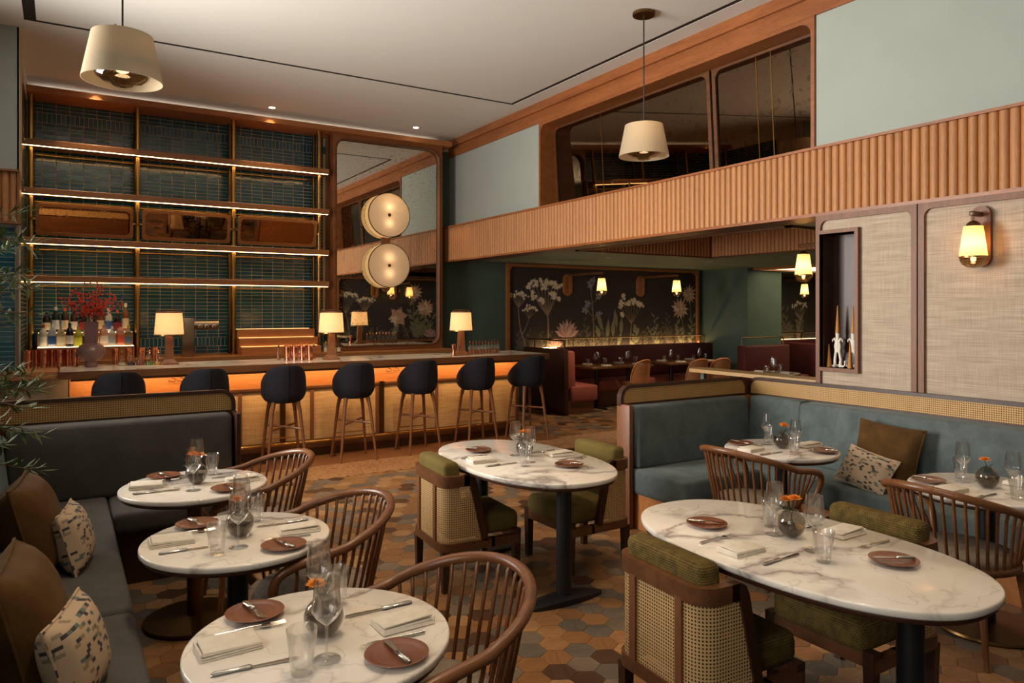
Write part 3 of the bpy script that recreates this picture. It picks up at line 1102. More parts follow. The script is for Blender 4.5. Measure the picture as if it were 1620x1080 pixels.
for i, (a, b) in enumerate(((-0.27, 0.77), (0.87, 1.94), (2.04, 3.12))):
    cx = (a + b) / 2; hw = (b - a) / 2
    t = tag(empty('tilted_mirror', (cx, 10.42, 2.795)), ('narrow framed mirror tilted down, leftmost of three on the bar shelving', 'narrow framed mirror tilted down, in the middle bay of the bar shelving', 'narrow framed mirror tilted down, in the right bay of the bar shelving')[i], 'mirror', 'tilted mirrors on the bar shelving')
    t.rotation_euler = (math.radians(14), 0, 0)
    m = MB(); m.ring(rrect(-hw, hw, -0.19, 0.19, 0.03, 6), rrect(-hw + 0.035, hw - 0.035, -0.155, 0.155, 0.06, 6), -0.02, 0.02, 'y')
    m.build('frame', M['shelf_wood'], t, 0.7)
    m = MB(); m.box(-hw + 0.01, hw - 0.01, 0.0, 0.012, -0.18, 0.18)
    m.build('glass', M['bronze_mirror'], t, None)
    for s in (-1, 1):
        m = MB(); m.tube([(s * hw, 0, 0), (s * (hw + 0.035), 0.0, 0)], 0.012, 8); m.lathe([(0.02, -0.02), (0.02, 0.02)], 10, (s * (hw + 0.04), 0, 0))
        m.build('pivot', M['brass'], t)

# wall mirror with timber frame
mr = thing('wall_mirror', 'tall antiqued mirror in rounded timber frame beside the bar shelving', 'mirror', (4.26, 10.42, 1.1))
m = MB(); m.ring(rrect(3.365, 5.135, 1.10, 4.285, 0.001, 8), rrect(3.415, 5.085, 1.16, 4.215, 0.16, 8), 10.40, 10.78, 'y')
W(m, 'frame', M['cornice_x'], mr, 0.7)
m = MB(); m.box(3.37, 5.13, 10.45, 10.46, 1.11, 4.28)
W(m, 'glass', M['mirror'], mr, None)
m = MB(); m.ring(rrect(3.400, 5.100, 1.145, 4.23, 0.165, 8), rrect(3.418, 5.082, 1.163, 4.212, 0.16, 8), 10.385, 10.40, 'y')
W(m, 'edge_bead', M['walnut'], mr, 0.7)

# double disc lamp on the mirror
DX, DY = 4.197, 10.30
dl = thing('disc_wall_lamp', 'two drum shaped cloth discs glowing on a wooden spine over the mirror', 'wall lamp', (DX, 10.40, 2.7))
m = MB(); m.prism(rrect(DX - 0.06, DX + 0.06, 1.98, 3.2, 0.06, 6), 10.41, 10.449, 'y')
W(m, 'spine', M['walnut_z'], dl)
for zc in (3.13, 2.37):
    R = 0.333
    T_ = Matrix.Translation((DX, DY, zc)) @ Matrix.Rotation(PI / 2, 4, 'X')
    m = MB(); m.M = T_
    m.lathe([(R, 0.0), (R, -0.146)], 40, cap0=False, cap1=False)
    W(m, 'drum', M['shade_wall'], dl)
    m = MB(); m.M = T_
    m.lathe([(R - 0.002, 0.0), (0.3, 0.004), (0.001, 0.006)], 40, cap0=False, cap1=False)
    W(m, 'disc_face', M['shade_disc'], dl)
    m = MB(); m.M = T_
    m.lathe([(R + 0.003, 0.006), (R + 0.003, -0.004), (R - 0.008, 0.008)], 40, cap0=False, cap1=False)
    m.lathe([(0.001, 0.03), (0.02, 0.028), (0.026, 0.006), (0.026, 0.0)], 16, cap1=False)
    W(m, 'rim_and_finial', M['dark_brass'], dl)
    m = MB(); m.M = T_
    m.lathe([(R, -0.146), (0.001, -0.146)], 40, cap0=False, cap1=False)
    W(m, 'back_disc', M['ceiling'], dl)
    for dz in (-0.12, 0.12):
        lamp_light('bulb_light', 'POINT', (DX, 10.37, zc + dz), 0.8, WARM2, shadow_soft_size=0.02)

# ------------------------------------------------------------------ bar lamps
def make_bar_lamp(label, loc):
    t = thing('bar_lamp', label, 'lamp', loc, 0, 'table lamps on the bar')
    m = MB()
    m.prism(rrect(-0.095, 0.095, -0.07, 0.07, 0.02, 3), 0, 0.018)
    m.hexa([(-0.085, -0.06, 0.018), (0.085, -0.06, 0.018), (0.085, 0.06, 0.018), (-0.085, 0.06, 0.018), (-0.045, -0.04, 0.06), (0.045, -0.04, 0.06), (0.045, 0.04, 0.06), (-0.045, 0.04, 0.06)])
    m.build('foot', M['walnut_z'], t, 0.6)
    m = MB(); m.hexa([(-0.045, -0.04, 0.06), (0.045, -0.04, 0.06), (0.045, 0.04, 0.06), (-0.045, 0.04, 0.06), (-0.03, -0.028, 0.35), (0.03, -0.028, 0.35), (0.03, 0.028, 0.35), (-0.03, 0.028, 0.35)])
    m.build('column', M['walnut_z'], t, None)
    m = MB(); m.lathe([(0.15, 0.33), (0.132, 0.565)], 32, cap0=False, cap1=False); m.lathe([(0.147, 0.331), (0.129, 0.564)], 32, cap0=False, cap1=False)
    s = m.build('shade', M['shade_lit'], t)
    m = MB(); m.lathe([(0.152, 0.318), (0.152, 0.332), (0.138, 0.332), (0.138, 0.318), (0.152, 0.318)], 32, cap0=False, cap1=False)
    m.build('lower_ring', M['brass'], s)
    m = MB()
    m.lathe([(0.11, 0.566), (0.10, 0.585), (0.001, 0.588)], 24)
    m.tube([(0.128, 0, 0.565)] + [(0.128 - 0.03 * (1 - math.cos(a)), 0, 0.565 + 0.03 * math.sin(a)) for a in (0.5, 1.0, 1.57)] + [(0.0, 0, 0.6)] + [(-0.098 - 0.03 * math.sin(a), 0, 0.565 + 0.03 * math.cos(a)) for a in (0, 0.5, 1.0)] + [(-0.128, 0, 0.565)], 0.006, 6)
    m.build('cap', M['walnut'], t)
    m = MB(); m.lathe([(0.001, 0.37), (0.022, 0.39), (0.022, 0.41), (0.001, 0.43)], 12)
    m.build('bulb', M['bulb'], t)
    lamp_light('bulb_light', 'POINT', (loc[0], loc[1], loc[2] + 0.46), 4.5, WARM, shadow_soft_size=0.04)
    return t
make_bar_lamp('cream shaded lamp on the bar nearest the berry branches', (1.0, 8.78, 1.10))
make_bar_lamp('cream shaded lamp on the bar in front of the wall mirror', (2.76, 8.60, 1.10))
make_bar_lamp('cream shaded lamp at the green wall end of the bar', (4.48, 8.52, 1.10))

# ------------------------------------------------------------------ bar stools
def make_stool():
    t = empty('bar_stool')
    # local: seat faces +y (towards the bar), backrest on -y
    m = MB()
    nth, nh = 25, 7
    YBK, YFR = -0.235, 0.255
    def pt(i, j, inner):
        th = math.radians(lerp(-150, 150, i / (nth - 1)))   # 0 = back
        ins = 0.036 if inner else 0.0
        # plan outline: round back, sides running forward to two low tips
        rx = 0.238 - ins
        if abs(th) < PI / 2:
            x, y = rx * math.sin(th), -0.0 - (0.235 - ins) * math.cos(th)
        else:
            q = (abs(th) - PI / 2) / (math.radians(150) - PI / 2)
            x = math.copysign(rx * (1 - 0.30 * q ** 2.2), th); y = 0.225 * q
        k = (y - YBK) / (YFR - YBK)
        s_ = max(0.0, min(1.0, (k - 0.10) / 0.86))
        top = 1.12 - 0.335 * (s_ ** 1.12)
        if inner:
            top -= 0.010
        zb = 0.705
        f = j / (nh - 1)
        z = lerp(zb, top, f)
        tuck = 1 - 0.24 * (1 - min(1, (z - zb) / 0.10)) ** 2
        hi = max(0, z - 0.84) / 0.28
        x *= tuck * (1 - 0.16 * hi * hi); y *= tuck
        y -= 0.045 * hi * (1 - k)
        return (x, y, z)
    out = [[pt(i, j, 0) for j in range(nh)] for i in range(nth)]
    inn = [[pt(i, j, 1) for j in range(nh)] for i in range(nth)]
    vs = [p for c in out for p in c] + [p for c in inn for p in c]
    fs = []
    o = nth * nh
    for i in range(nth - 1):
        for j in range(nh - 1):
            a = i * nh + j
            fs.append((a, a + nh, a + nh + 1, a + 1))
            fs.append((o + a, o + a + 1, o + a + nh + 1, o + a + nh))
        fs.append((i * nh + nh - 1, (i + 1) * nh + nh - 1, o + (i + 1) * nh + nh - 1, o + i * nh + nh - 1))
        fs.append((i * nh, o + i * nh, o + (i + 1) * nh, (i + 1) * nh))
    for i in (0, nth - 1):
        for j in range(nh - 1):
            a = i * nh + j
            fs.append((a, a + 1, o + a + 1, o + a))
    m.add(vs, fs)
    b = m.build('backrest', M['navy'], t, 3.0, subsurf=1)
    m = MB(); m.lathe([(0.001, 0.70), (0.165, 0.70), (0.205, 0.73), (0.212, 0.76), (0.195, 0.785), (0.12, 0.797), (0.001, 0.797)], 24, (0, 0.015, 0), sy=1.04)
    m.build('seat', M['navy'], t, 3.0)
    m = MB(); m.tube([(0, pt(12, k, 0)[1] - 0.001, pt(12, k, 0)[2]) for k in range(nh)], 0.003, 5)
    m.build('seam', M['navy'], b)
    corners = [(-1, -1), (1, -1), (1, 1), (-1, 1)]
    for sx, sy in corners:
        m = MB(); m.tube([(sx * 0.125, sy * 0.12, 0.71), (sx * 0.145, sy * 0.14, 0.60), (sx * 0.205, sy * 0.20, 0.0)], [0.026, 0.02, 0.013], 8)
        m.build('leg', M['rail_wood'], t)
    q = lambda z: lerp(0.145, 0.205, (0.60 - z) / 0.60)
    m = MB()
    m.tube([(-q(0.42), -q(0.42), 0.42), (q(0.42), q(0.42), 0.44)], 0.013, 8)
    m.tube([(q(0.42), -q(0.42), 0.42), (-q(0.42), q(0.42), 0.44)], 0.013, 8)
    m.build('stretcher', M['rail_wood'], t)
    m = MB()
    m.tube([(-q(0.28), q(0.28), 0.28), (q(0.28), q(0.28), 0.28)], 0.006, 6)
    m.build('foot_bar', M['brass'], t)
    return t
proto = make_stool()
LST = ['navy upholstered bar stool, leftmost of the seven, behind the cane screen', 'navy upholstered bar stool, second from the left, partly behind the cane screen',
       'navy upholstered bar stool just right of the cane screen end', 'navy upholstered bar stool fourth from the left at the bar', 'navy upholstered bar stool in front of the wall mirror, third from the right',
       'navy upholstered bar stool second from the right, below the green wall lamp', 'navy upholstered bar stool at the right end of the bar, beside the booth']
for i, x in enumerate((0.47, 1.25, 2.05, 2.84, 3.64, 4.44, 5.20)):
    o = proto if i == 0 else copy_tree(proto)
    o.location = (x, 8.03, 0)
    o.rotation_euler = (0, 0, math.radians((0, 2, -4, -3, 2, -2, 3)[i]))
    tag(o, LST[i], 'bar stool', 'bar stools along the counter')

# ------------------------------------------------------------------ things on the bar
vase = thing('berry_vase', 'mauve long-necked ceramic vase on the bar holding red berry branches', 'vase', (0.26, 8.82, 1.10))
m = MB(); m.lathe([(0.055, 0), (0.062, 0.01), (0.058, 0.06), (0.065, 0.072), (0.11, 0.10), (0.134, 0.15), (0.134, 0.175), (0.11, 0.225), (0.06, 0.255)], 28, cap1=False)
m.build('body', plain('mauve_glaze', srgb(112, 84, 82), 0.3, var=0.12), vase)
m = MB()
m.M = Matrix.Rotation(PI / 4 - 0.12, 4, 'Z')
m.lathe([(0.078, 0.24), (0.088, 0.475), (0.080, 0.475), (0.072, 0.26)], 4, cap0=False, cap1=False)
m.build('neck', plain('mauve_glaze_neck', srgb(108, 80, 78), 0.35, var=0.12), vase, None)
br = MB(); be = MB(); lf = MB()
r2 = random.Random(5)
def berry(p, r):
    be.lathe([(0.0005, -r), (r * 0.8, -r * 0.6), (r, 0), (r * 0.8, r * 0.6), (0.0005, r)], 5, p)
for k in range(17):
    a = r2.uniform(0, 2 * PI)
    sp = r2.uniform(0.06, 0.34); h = r2.uniform(0.30, 0.50)
    sx = sp * math.cos(a); sy = sp * math.sin(a) * 0.6
    pts = [(0.02 * math.cos(a), 0.02 * math.sin(a), 0.40)]
    for q in (0.3, 0.6, 1.0):
        pts.append((sx * q ** 1.3 + r2.uniform(-0.01, 0.01), sy * q ** 1.3, 0.42 + h * q * (1 - 0.25 * q * sp / 0.34)))
    br.tube(pts, [0.004, 0.003, 0.0025, 0.0015], 5)
    for q in range(26):
        tt = r2.uniform(0.35, 1.0)
        i = min(2, int(tt * 3)); f = tt * 3 - i
        i = min(i, 2)
        p = Vector(pts[i]).lerp(Vector(pts[i + 1]), f)
        off = Vector((r2.uniform(-1, 1), r2.uniform(-1, 1), r2.uniform(-1, 1))) * 0.035
        berry(tuple(p + off), r2.uniform(0.008, 0.0115))
br.build('branches', M['dark_wood'], vase)
o = be.build('berries', plain('berry_red', srgb(196, 42, 20), 0.4, var=0.25), vase, 2.0); o['kind'] = 'stuff'

# copper shaker cups, cruets and pour bottles
cup_proto = None
ORD = ['first', 'second', 'third', 'fourth', 'fifth', 'sixth', 'seventh', 'eighth', 'ninth', 'tenth']
def cup(loc, label, group):
    global cup_proto
    if cup_proto is None:
        m = MB(); m.lathe([(0.031, 0), (0.033, 0.004), (0.029, 0.02), (0.034, 0.06), (0.037, 0.14), (0.038, 0.175), (0.040, 0.18), (0.037, 0.18), (0.035, 0.14), (0.027, 0.02), (0.0005, 0.015)], 18, cap1=False)
        o = m.build('copper_cup', M['copper']); cup_proto = o
    else:
        o = cup_proto.copy(); COL.objects.link(o)
    o.location = loc
    tag(o, label, 'cup', group)
for k in range(7):
    cup((-0.30 + 0.07 * k, 8.96 + 0.09 * (k % 2), 1.10 + 0.002), 'copper shaker cup, %s from the left in the cluster at the bar left end' % ORD[k], 'copper cups at the left end of the bar')
for k in range(4):
    cup((2.26 + 0.083 * k, 8.68 - 0.02 * k, 1.10), 'copper shaker cup, %s from the left in the row of four mid counter' % ORD[k], 'copper cups in the middle of the bar')
for k in range(4):
    cup((0.50 + 0.13 * k, 9.10, 1.10), 'copper shaker cup behind the glass cruets, %s from the left' % ORD[k], 'copper cups behind the cruets')
pp_proto = None
def pour_bottle(loc, label, group, liquid=None):
    global pp_proto
    if pp_proto is None:
        t = empty('pour_bottle')
        m = MB(); m.lathe([(0.024, 0), (0.025, 0.01), (0.025, 0.10), (0.011, 0.125), (0.011, 0.15)], 12, cap1=False)
        m.build('bottle', M['glass'], t)
        m = MB(); m.lathe([(0.0215, 0.006), (0.0215, 0.07)], 12)
        m.build('liquid', plain('tincture', srgb(150, 92, 50), 0.1), t)
        m = MB(); m.lathe([(0.013, 0.145), (0.013, 0.165), (0.004, 0.175), (0.003, 0.20)], 8)
        m.build('spout', M['copper'], t)
        o = pp_proto = t
    else:
        o = copy_tree(pp_proto)
    o.location = loc
    tag(o, label, 'bottle', group)
for k in range(10):
    pour_bottle((4.62 + 0.055 * k, 8.53 + 0.012 * k, 1.10), 'copper-spouted clear bottle, %s from left in the row at the bar right end' % ORD[k], 'pour bottles at the right end of the bar')
for k in range(6):
    pour_bottle((2.20 + 0.085 * k, 8.86, 1.10), 'copper-spouted clear bottle behind the four copper cups, %s from the left' % ORD[k], 'pour bottles behind the copper cups')
jg = MB(); jg.lathe([(0.028, 0), (0.012, 0.06), (0.03, 0.15), (0.028, 0.15), (0.010, 0.062)], 16, cap1=False)
o = jg.build('copper_jigger', M['copper']); o.location = (4.34, 8.46, 1.10)
tag(o, 'hourglass copper jigger left of the lamp at the green wall end', 'jigger')
cru = [srgb(190, 180, 150), srgb(40, 20, 16), srgb(120, 60, 40), srgb(90, 120, 50), srgb(200, 150, 40)]
cl = ['clear', 'dark', 'reddish', 'green', 'amber']
for k in range(5):
    t = thing('cruet', 'conical glass cruet with %s liquid in the row left of the bar lamp' % cl[k], 'cruet', (0.545 + 0.088 * k, 8.86 - 0.012 * k, 1.10), 0, 'glass cruets on the bar')
    m = MB(); m.lathe([(0.044, 0), (0.046, 0.008), (0.012, 0.10), (0.012, 0.12)], 16, cap1=False)
    m.build('flask', M['glass'], t)
    m = MB(); m.lathe([(0.041, 0.004), (0.031, 0.034)], 16)
    m.build('liquid', plain('cruet_liquid_' + cl[k], cru[k], 0.1), t)
    m = MB(); m.lathe([(0.014, 0.115), (0.014, 0.13), (0.006, 0.14), (0.010, 0.155), (0.002, 0.165)], 10)
    m.build('stopper', M['copper'], t)

# bottle risers and bottles
rs = thing('bottle_riser', 'lit two-step timber riser carrying the spirit bottles', 'shelf', (0.27, 10.3, 1.095))
m = MB(); m.box(-0.25, 0.76, 10.08, 10.66, 1.095, 1.255)
W(m, 'lower_step', M['shelf_wood'], rs, None)
m = MB(); m.box(-0.25, 0.76, 10.34, 10.66, 1.255, 1.42)
W(m, 'upper_step', M['shelf_wood'], rs, None)
m = MB(); m.box(-0.245, 0.755, 10.10, 10.325, 1.255, 1.259)
W(m, 'glow_panel', emitter('riser_glow', (1.0, 0.78, 0.5, 1), 3.0), rs, None)
m = MB(); m.box(-0.245, 0.755, 10.36, 10.55, 1.42, 1.424)
W(m, 'glow_panel', M['bulb'] and emitter('riser_glow_upper', (1.0, 0.78, 0.5, 1), 3.0), rs, None)
BT = [('white label and red cap', srgb(214, 206, 190), srgb(232, 224, 208), srgb(170, 40, 30)), ('deep blue label', srgb(200, 206, 210), srgb(36, 78, 132), srgb(220, 210, 196)),
      ('cream label', srgb(210, 190, 150), srgb(232, 218, 176), srgb(210, 190, 150)), ('black glass and white seal', srgb(18, 16, 16), srgb(200, 196, 188), srgb(20, 20, 20)),
      ('bright yellow-green liquid', srgb(190, 188, 34), srgb(214, 210, 60), srgb(160, 150, 40)), ('black square label', srgb(226, 214, 196), srgb(22, 20, 20), srgb(230, 224, 210)),
      ('orange liquid', srgb(206, 120, 66), srgb(222, 190, 160), srgb(190, 110, 60)), ('pale pink liquid', srgb(214, 160, 130), srgb(226, 210, 190), srgb(200, 150, 110)),
      ('clear glass and grey label', srgb(198, 184, 162), srgb(150, 150, 150), srgb(220, 214, 200)), ('red-orange label', srgb(216, 150, 116), srgb(206, 78, 48), srgb(180, 60, 40)),
      ('slate blue shield label', srgb(150, 120, 70), srgb(84, 100, 120), srgb(206, 180, 60))]
BT2 = [('dark glass and cream label', srgb(40, 24, 18), srgb(226, 206, 170), srgb(30, 20, 18)), ('slim dark glass', srgb(28, 32, 34), srgb(200, 200, 204), srgb(190, 190, 192)),
       ('orange wax cap', srgb(60, 34, 20), srgb(214, 190, 160), srgb(226, 96, 30)), ('burgundy label', srgb(70, 26, 24), srgb(226, 210, 190), srgb(44, 30, 26)),
       ('gold foil neck', srgb(30, 34, 26), srgb(150, 30, 34), srgb(200, 150, 60)), ('white frosted glass', srgb(216, 206, 190), srgb(240, 232, 220), srgb(226, 190, 120)),
       ('brown liquor', srgb(120, 66, 28), srgb(214, 186, 140), srgb(180, 130, 80)), ('tall white and blue label', srgb(224, 220, 214), srgb(66, 96, 150), srgb(236, 232, 224)),
       ('black glass and red cap', srgb(24, 18, 18), srgb(120, 30, 28), srgb(214, 90, 40)), ('tall amber glass', srgb(140, 88, 40), srgb(230, 206, 170), srgb(236, 226, 204))]
r3 = random.Random(11)
def bottle(loc, r, h, spec, row):
    lab, glass, label, cap = spec
    t = thing('liquor_bottle', 'liquor bottle with %s in the %s row on the lit riser' % (lab, row), 'bottle', loc, r3.uniform(-0.3, 0.3), 'spirit bottles on the riser')
    nk = r * r3.uniform(0.30, 0.38)
    sh_ = h * r3.uniform(0.60, 0.70)
    n = 14 if r3.random() < 0.65 else 4
    s = 1.0 if n != 4 else 1.25
    m = MB(); m.M = Matrix.Rotation(PI / 4, 4, 'Z')
    m.lathe([(r * 0.94 * s, 0), (r * s, 0.008), (r * s, sh_), (r * 0.8 * s, sh_ + 0.02), (nk, sh_ + 0.05), (nk, h * 0.9)], n)
    m.build('glass_body', plain('bottle_' + lab.replace(' ', '_') + row[0], glass, 0.12, Transmission_Weight=0.25), t)
    m = MB(); m.M = Matrix.Rotation(PI / 4, 4, 'Z')
    m.lathe([(r * 1.015 * s, sh_ * 0.18), (r * 1.015 * s, sh_ * 0.72)], n, cap0=False, cap1=False)
    m.build('paper_label', plain('label_' + lab.replace(' ', '_') + row[0], label, 0.6), t)
    m = MB(); m.lathe([(nk * 1.15, h * 0.86), (nk * 1.15, h), (0.001, h)], 10)
    m.build('cap', plain('cap_' + lab.replace(' ', '_') + row[0], cap, 0.4), t)
for k, spec in enumerate(BT):
    x = -0.19 + k * 0.089
    bottle((x, 10.20 + r3.uniform(-0.02, 0.02), 1.26), 0.041, (0.265, 0.275, 0.25, 0.28, 0.245, 0.27, 0.23, 0.255, 0.24, 0.265, 0.245)[k], spec, 'front')
for k, spec in enumerate(BT2):
    x = -0.16 + k * 0.094
    bottle((x, 10.45 + r3.uniform(-0.02, 0.02), 1.425), 0.040, (0.25, 0.31, 0.30, 0.27, 0.28, 0.24, 0.33, 0.30, 0.27, 0.36)[k], spec, 'back')

# stepped empty riser, drinks tap, little bitters bottles, folded menu stand
rs = thing('stepped_riser', 'empty stepped oak riser on the back counter right of the tap', 'shelf', (2.5, 10.3, 1.095))
for k, (y0, z0, z1) in enumerate(((10.10, 1.095, 1.20), (10.26, 1.20, 1.315), (10.42, 1.315, 1.43))):
    m = MB(); m.rbox(2.03, 3.10, y0, 10.66, z0, z1, 0.004, 1)
    W(m, 'step', M['oak'], rs, 0.5)
    m = MB(); m.box(2.05, 3.08, y0 + 0.148, y0 + 0.158, z1, z1 + 0.004) if k < 2 else m.box(2.05, 3.08, 10.64, 10.65, z1, z1 + 0.004)
    W(m, 'led_strip', M['led_soft'], rs, None)  # added glow lines that brighten the oak steps; no LEDs belong here
tp = thing('beer_tap', 'steel drinks tap column with three round outlets on a side tube', 'tap', (1.38, 10.2, 1.095))
m = MB(); m.rbox(-0.075, 0.075, -0.05, 0.05, 0, 0.50, 0.012, 2)
m.build('column', M['brushed_steel'], tp)
m = MB(); m.tube([(0.07, 0, 0.405), (0.37, 0, 0.405)], 0.055, 18)
arm = m.build('side_tube', M['brushed_steel'], tp)
for x in (0.14, 0.22, 0.31):
    m = MB(); m.M = Matrix.Translation((x, -0.054, 0.39)) @ Matrix.Rotation(PI / 2, 4, 'X')
    m.lathe([(0.024, -0.004), (0.024, 0.012), (0.016, 0.014), (0.016, 0.0)], 14, cap0=False, cap1=False)
    m.build('outlet_ring', M['steel'], arm)
for k in range(4):
    t = thing('bitters_bottle', ('small yellow capped', 'small brown', 'small pale labelled', 'small black capped')[k] + ' bitters bottle beside the stepped riser', 'bottle', (3.15 + 0.062 * k, 10.06, 1.095), 0, 'bitters bottles on the back counter')
    m = MB(); m.lathe([(0.026, 0), (0.026, 0.09), (0.010, 0.115), (0.010, 0.14)], 12); m.build('glass_body', plain('bitters%d' % k, (srgb(120, 120, 110), srgb(60, 34, 20), srgb(70, 60, 48), srgb(48, 30, 20))[k], 0.15), t)
    m = MB(); m.lathe([(0.027, 0.015), (0.027, 0.075)], 12, cap0=False, cap1=False); m.build('paper_label', plain('bitters_label%d' % k, srgb(214, 200, 168), 0.6), t)
    m = MB(); m.lathe([(0.012, 0.135), (0.012, 0.16)], 10); m.build('cap', plain('bitters_cap%d' % k, (srgb(206, 180, 50), srgb(30, 20, 16), srgb(60, 40, 30), srgb(14, 14, 14))[k], 0.4), t)
# ------------------------------------------------------------------ banquettes
def slant(fn_amount, axis, z0, z1, sign):
    def fn(co):
        k = (co.z - z0) / (z1 - z0)
        c = co.copy()
        c[axis] += sign * fn_amount * k
        return c
    return fn


def cane_screen(parent, path_axis, a0, a1, d, z0, z1, r0, r1, thick=0.05, both=True, end0=True, end1=True):
    """framed cane strip; path_axis 'x' -> along x at y=d, 'y' -> along y at x=d"""
    ax = 'y' if path_axis == 'x' else 'x'
    m = MB()
    o = rrect(a0, a1, z0 - 0.018, z1, 0.001, 8, tl=r0, tr=r1)
    i = rrect(a0 + 0.03, a1 - 0.03, z0, z1 - 0.026, 0.001, 8, tl=max(0.001, r0 - 0.028), tr=max(0.001, r1 - 0.028))
    m.ring(o, i, d - thick / 2, d + thick / 2, ax)
    W(m, 'screen_frame', M['dark_wood'], parent, 0.7)
    for s in (-1, 1):
        m = MB()
        m.prism(i, d + s * thick * 0.30 - 0.001, d + s * thick * 0.30 + 0.001, ax)
        W(m, 'cane_panel', M['cane_fine'], parent, None)
    m = MB(); m.prism(i, d - 0.004, d + 0.004, ax)
    W(m, 'screen_core', plain('screen_core_' + parent.name, srgb(70, 42, 22), 0.8), parent, None)


# left banquette
lb = thing('corner_banquette', 'L-shaped grey-green velvet banquette along the left side with cane screen', 'banquette', (0.2, 3.8, 0))
m = MB(); m.box(-0.45, 0.20, 0.9, 5.6, 0, 0.34); m.box(0.20, 1.02, 5.08, 5.6, 0, 0.34)
W(m, 'plinth', M['dark_wood'], lb, None)
for a, b in ((0.95, 3.365), (3.375, 5.62)):
    m = MB(); m.rbox(-0.40, 0.255, a, b, 0.33, 0.47, 0.035, 3)
    W(m, 'seat_cushion', M['velvet_grey'], lb, 1.0)
m = MB(); m.rbox(0.26, 1.055, 5.0, 5.62, 0.33, 0.468, 0.035, 3)
W(m, 'seat_cushion', M['velvet_grey'], lb, 1.0)
for a, b in ((0.95, 3.365), (3.375, 5.46)):
    m = MB(); m.rbox(-0.42, -0.26, a, b, 0.46, 0.96, 0.04, 3, slant(0.06, 0, 0.46, 0.96, -1))
    W(m, 'back_cushion', M['velvet_teal'], lb, 1.0)
m = MB(); m.rbox(-0.30, 1.045, 5.47, 5.62, 0.46, 0.955, 0.035, 3, slant(0.05, 1, 0.46, 0.955, 1))
W(m, 'back_cushion', M['velvet_grey'], lb, 1.0)
m = MB(); m.box(-0.5, 1.09, 5.64, 5.69, 0, 0.945); m.box(-0.54, -0.49, 0.9, 5.69, 0, 0.945)
W(m, 'back_panel', M['walnut'], lb, None)
cane_screen(lb, 'x', -0.5, 1.09, 5.665, 0.965, 1.115, 0.001, 0.10)
cane_screen(lb, 'y', 0.9, 5.64, -0.515, 0.965, 1.115, 0.001, 0.001)
m = MB(); m.rbox(1.058, 1.092, 5.46, 5.69, 0.0, 0.96, 0.006, 1)
W(m, 'end_panel', M['dark_wood'], lb)

# right banquette
rb = thing('corner_banquette', 'L-shaped blue-green velvet banquette in the right corner with cane screens', 'banquette', (4.9, 3.0, 0))
m = MB(); m.box(4.66, 5.24, 0.4, 4.40, 0, 0.30); m.box(3.80, 4.66, 3.82, 4.40, 0, 0.30)
W(m, 'plinth', M['oak'], rb, None)
m = MB(); m.rbox(4.59, 5.22, 0.4, 4.38, 0.285, 0.47, 0.03, 3)
W(m, 'seat_cushion', M['velvet_teal'], rb, 1.0)
m = MB(); m.rbox(3.775, 4.585, 3.755, 4.38, 0.27, 0.47, 0.03, 3)
W(m, 'seat_cushion', M['velvet_teal'], rb, 1.0)
m = MB(); m.rbox(5.05, 5.22, 3.79, 4.30, 0.46, 0.955, 0.02, 3, slant(0.05, 0, 0.46, 0.955, 1))
W(m, 'back_cushion', M['velvet_teal'], rb, 1.0)
m = MB(); m.rbox(5.02, 5.22, 0.4, 3.78, 0.46, 0.95, 0.03, 3, slant(0.05, 0, 0.46, 0.95, 1))
W(m, 'back_cushion', M['velvet_teal'], rb, 1.0)
m = MB(); m.rbox(3.79, 5.08, 4.26, 4.39, 0.46, 0.95, 0.03, 3, slant(0.03, 1, 0.46, 0.95, 1))
W(m, 'back_cushion', M['velvet_teal'], rb, 1.0)
m = MB(); m.box(3.745, 5.24, 4.395, 4.45, 0.0, 0.945)
W(m, 'back_panel', M['oak'], rb, None)
m = MB(); m.rbox(3.728, 3.772, 4.30, 4.455, 0.0, 0.96, 0.01, 2)
W(m, 'end_panel', M['walnut_z'], rb)
cane_screen(rb, 'x', 3.728, 5.195, 4.425, 0.963, 1.105, 0.10, 0.10)
cane_screen(rb, 'y', 0.4, 4.42, 5.235, 0.963, 1.105, 0.001, 0.10)

# ------------------------------------------------------------------ scatter cushions
def pillow_mat(name, base, cols):
    t = NT(name)
    uv = t.coords('UV', (1, 1, 1))
    sep = t.n('SeparateXYZ', i_Vector=uv)
    X = t.math('MULTIPLY', sep.outputs[0], 24.0); Y = t.math('MULTIPLY', sep.outputs[1], 44.0)
    ry = t.math('FLOOR', Y)
    sh = t.math('MULTIPLY', t.math('MODULO', ry, 2.0), 0.5)
    cx = t.math('FLOOR', t.math('ADD', X, sh))
    cmb = t.n('CombineXYZ', i_X=cx, i_Y=ry)
    wn = t.n('TexWhiteNoise', noise_dimensions='2D', i_Vector=cmb.outputs[0])
    col = t.ramp(wn.outputs['Value'], [(0.0, base), (0.68, cols[0]), (0.78, cols[1]), (0.87, cols[2]), (0.94, base)], 'CONSTANT')
    nz = t.noise(uv, 90, 2)
    return t.pbr(t.mix(0.12, col, srgb(90, 80, 70)), 0.85, 0, t.bump(nz, 0.2, 0.002))


M['print1'] = pillow_mat('print_cushion', srgb(196, 170, 140), [srgb(92, 110, 108), srgb(52, 50, 54), srgb(150, 130, 104)])


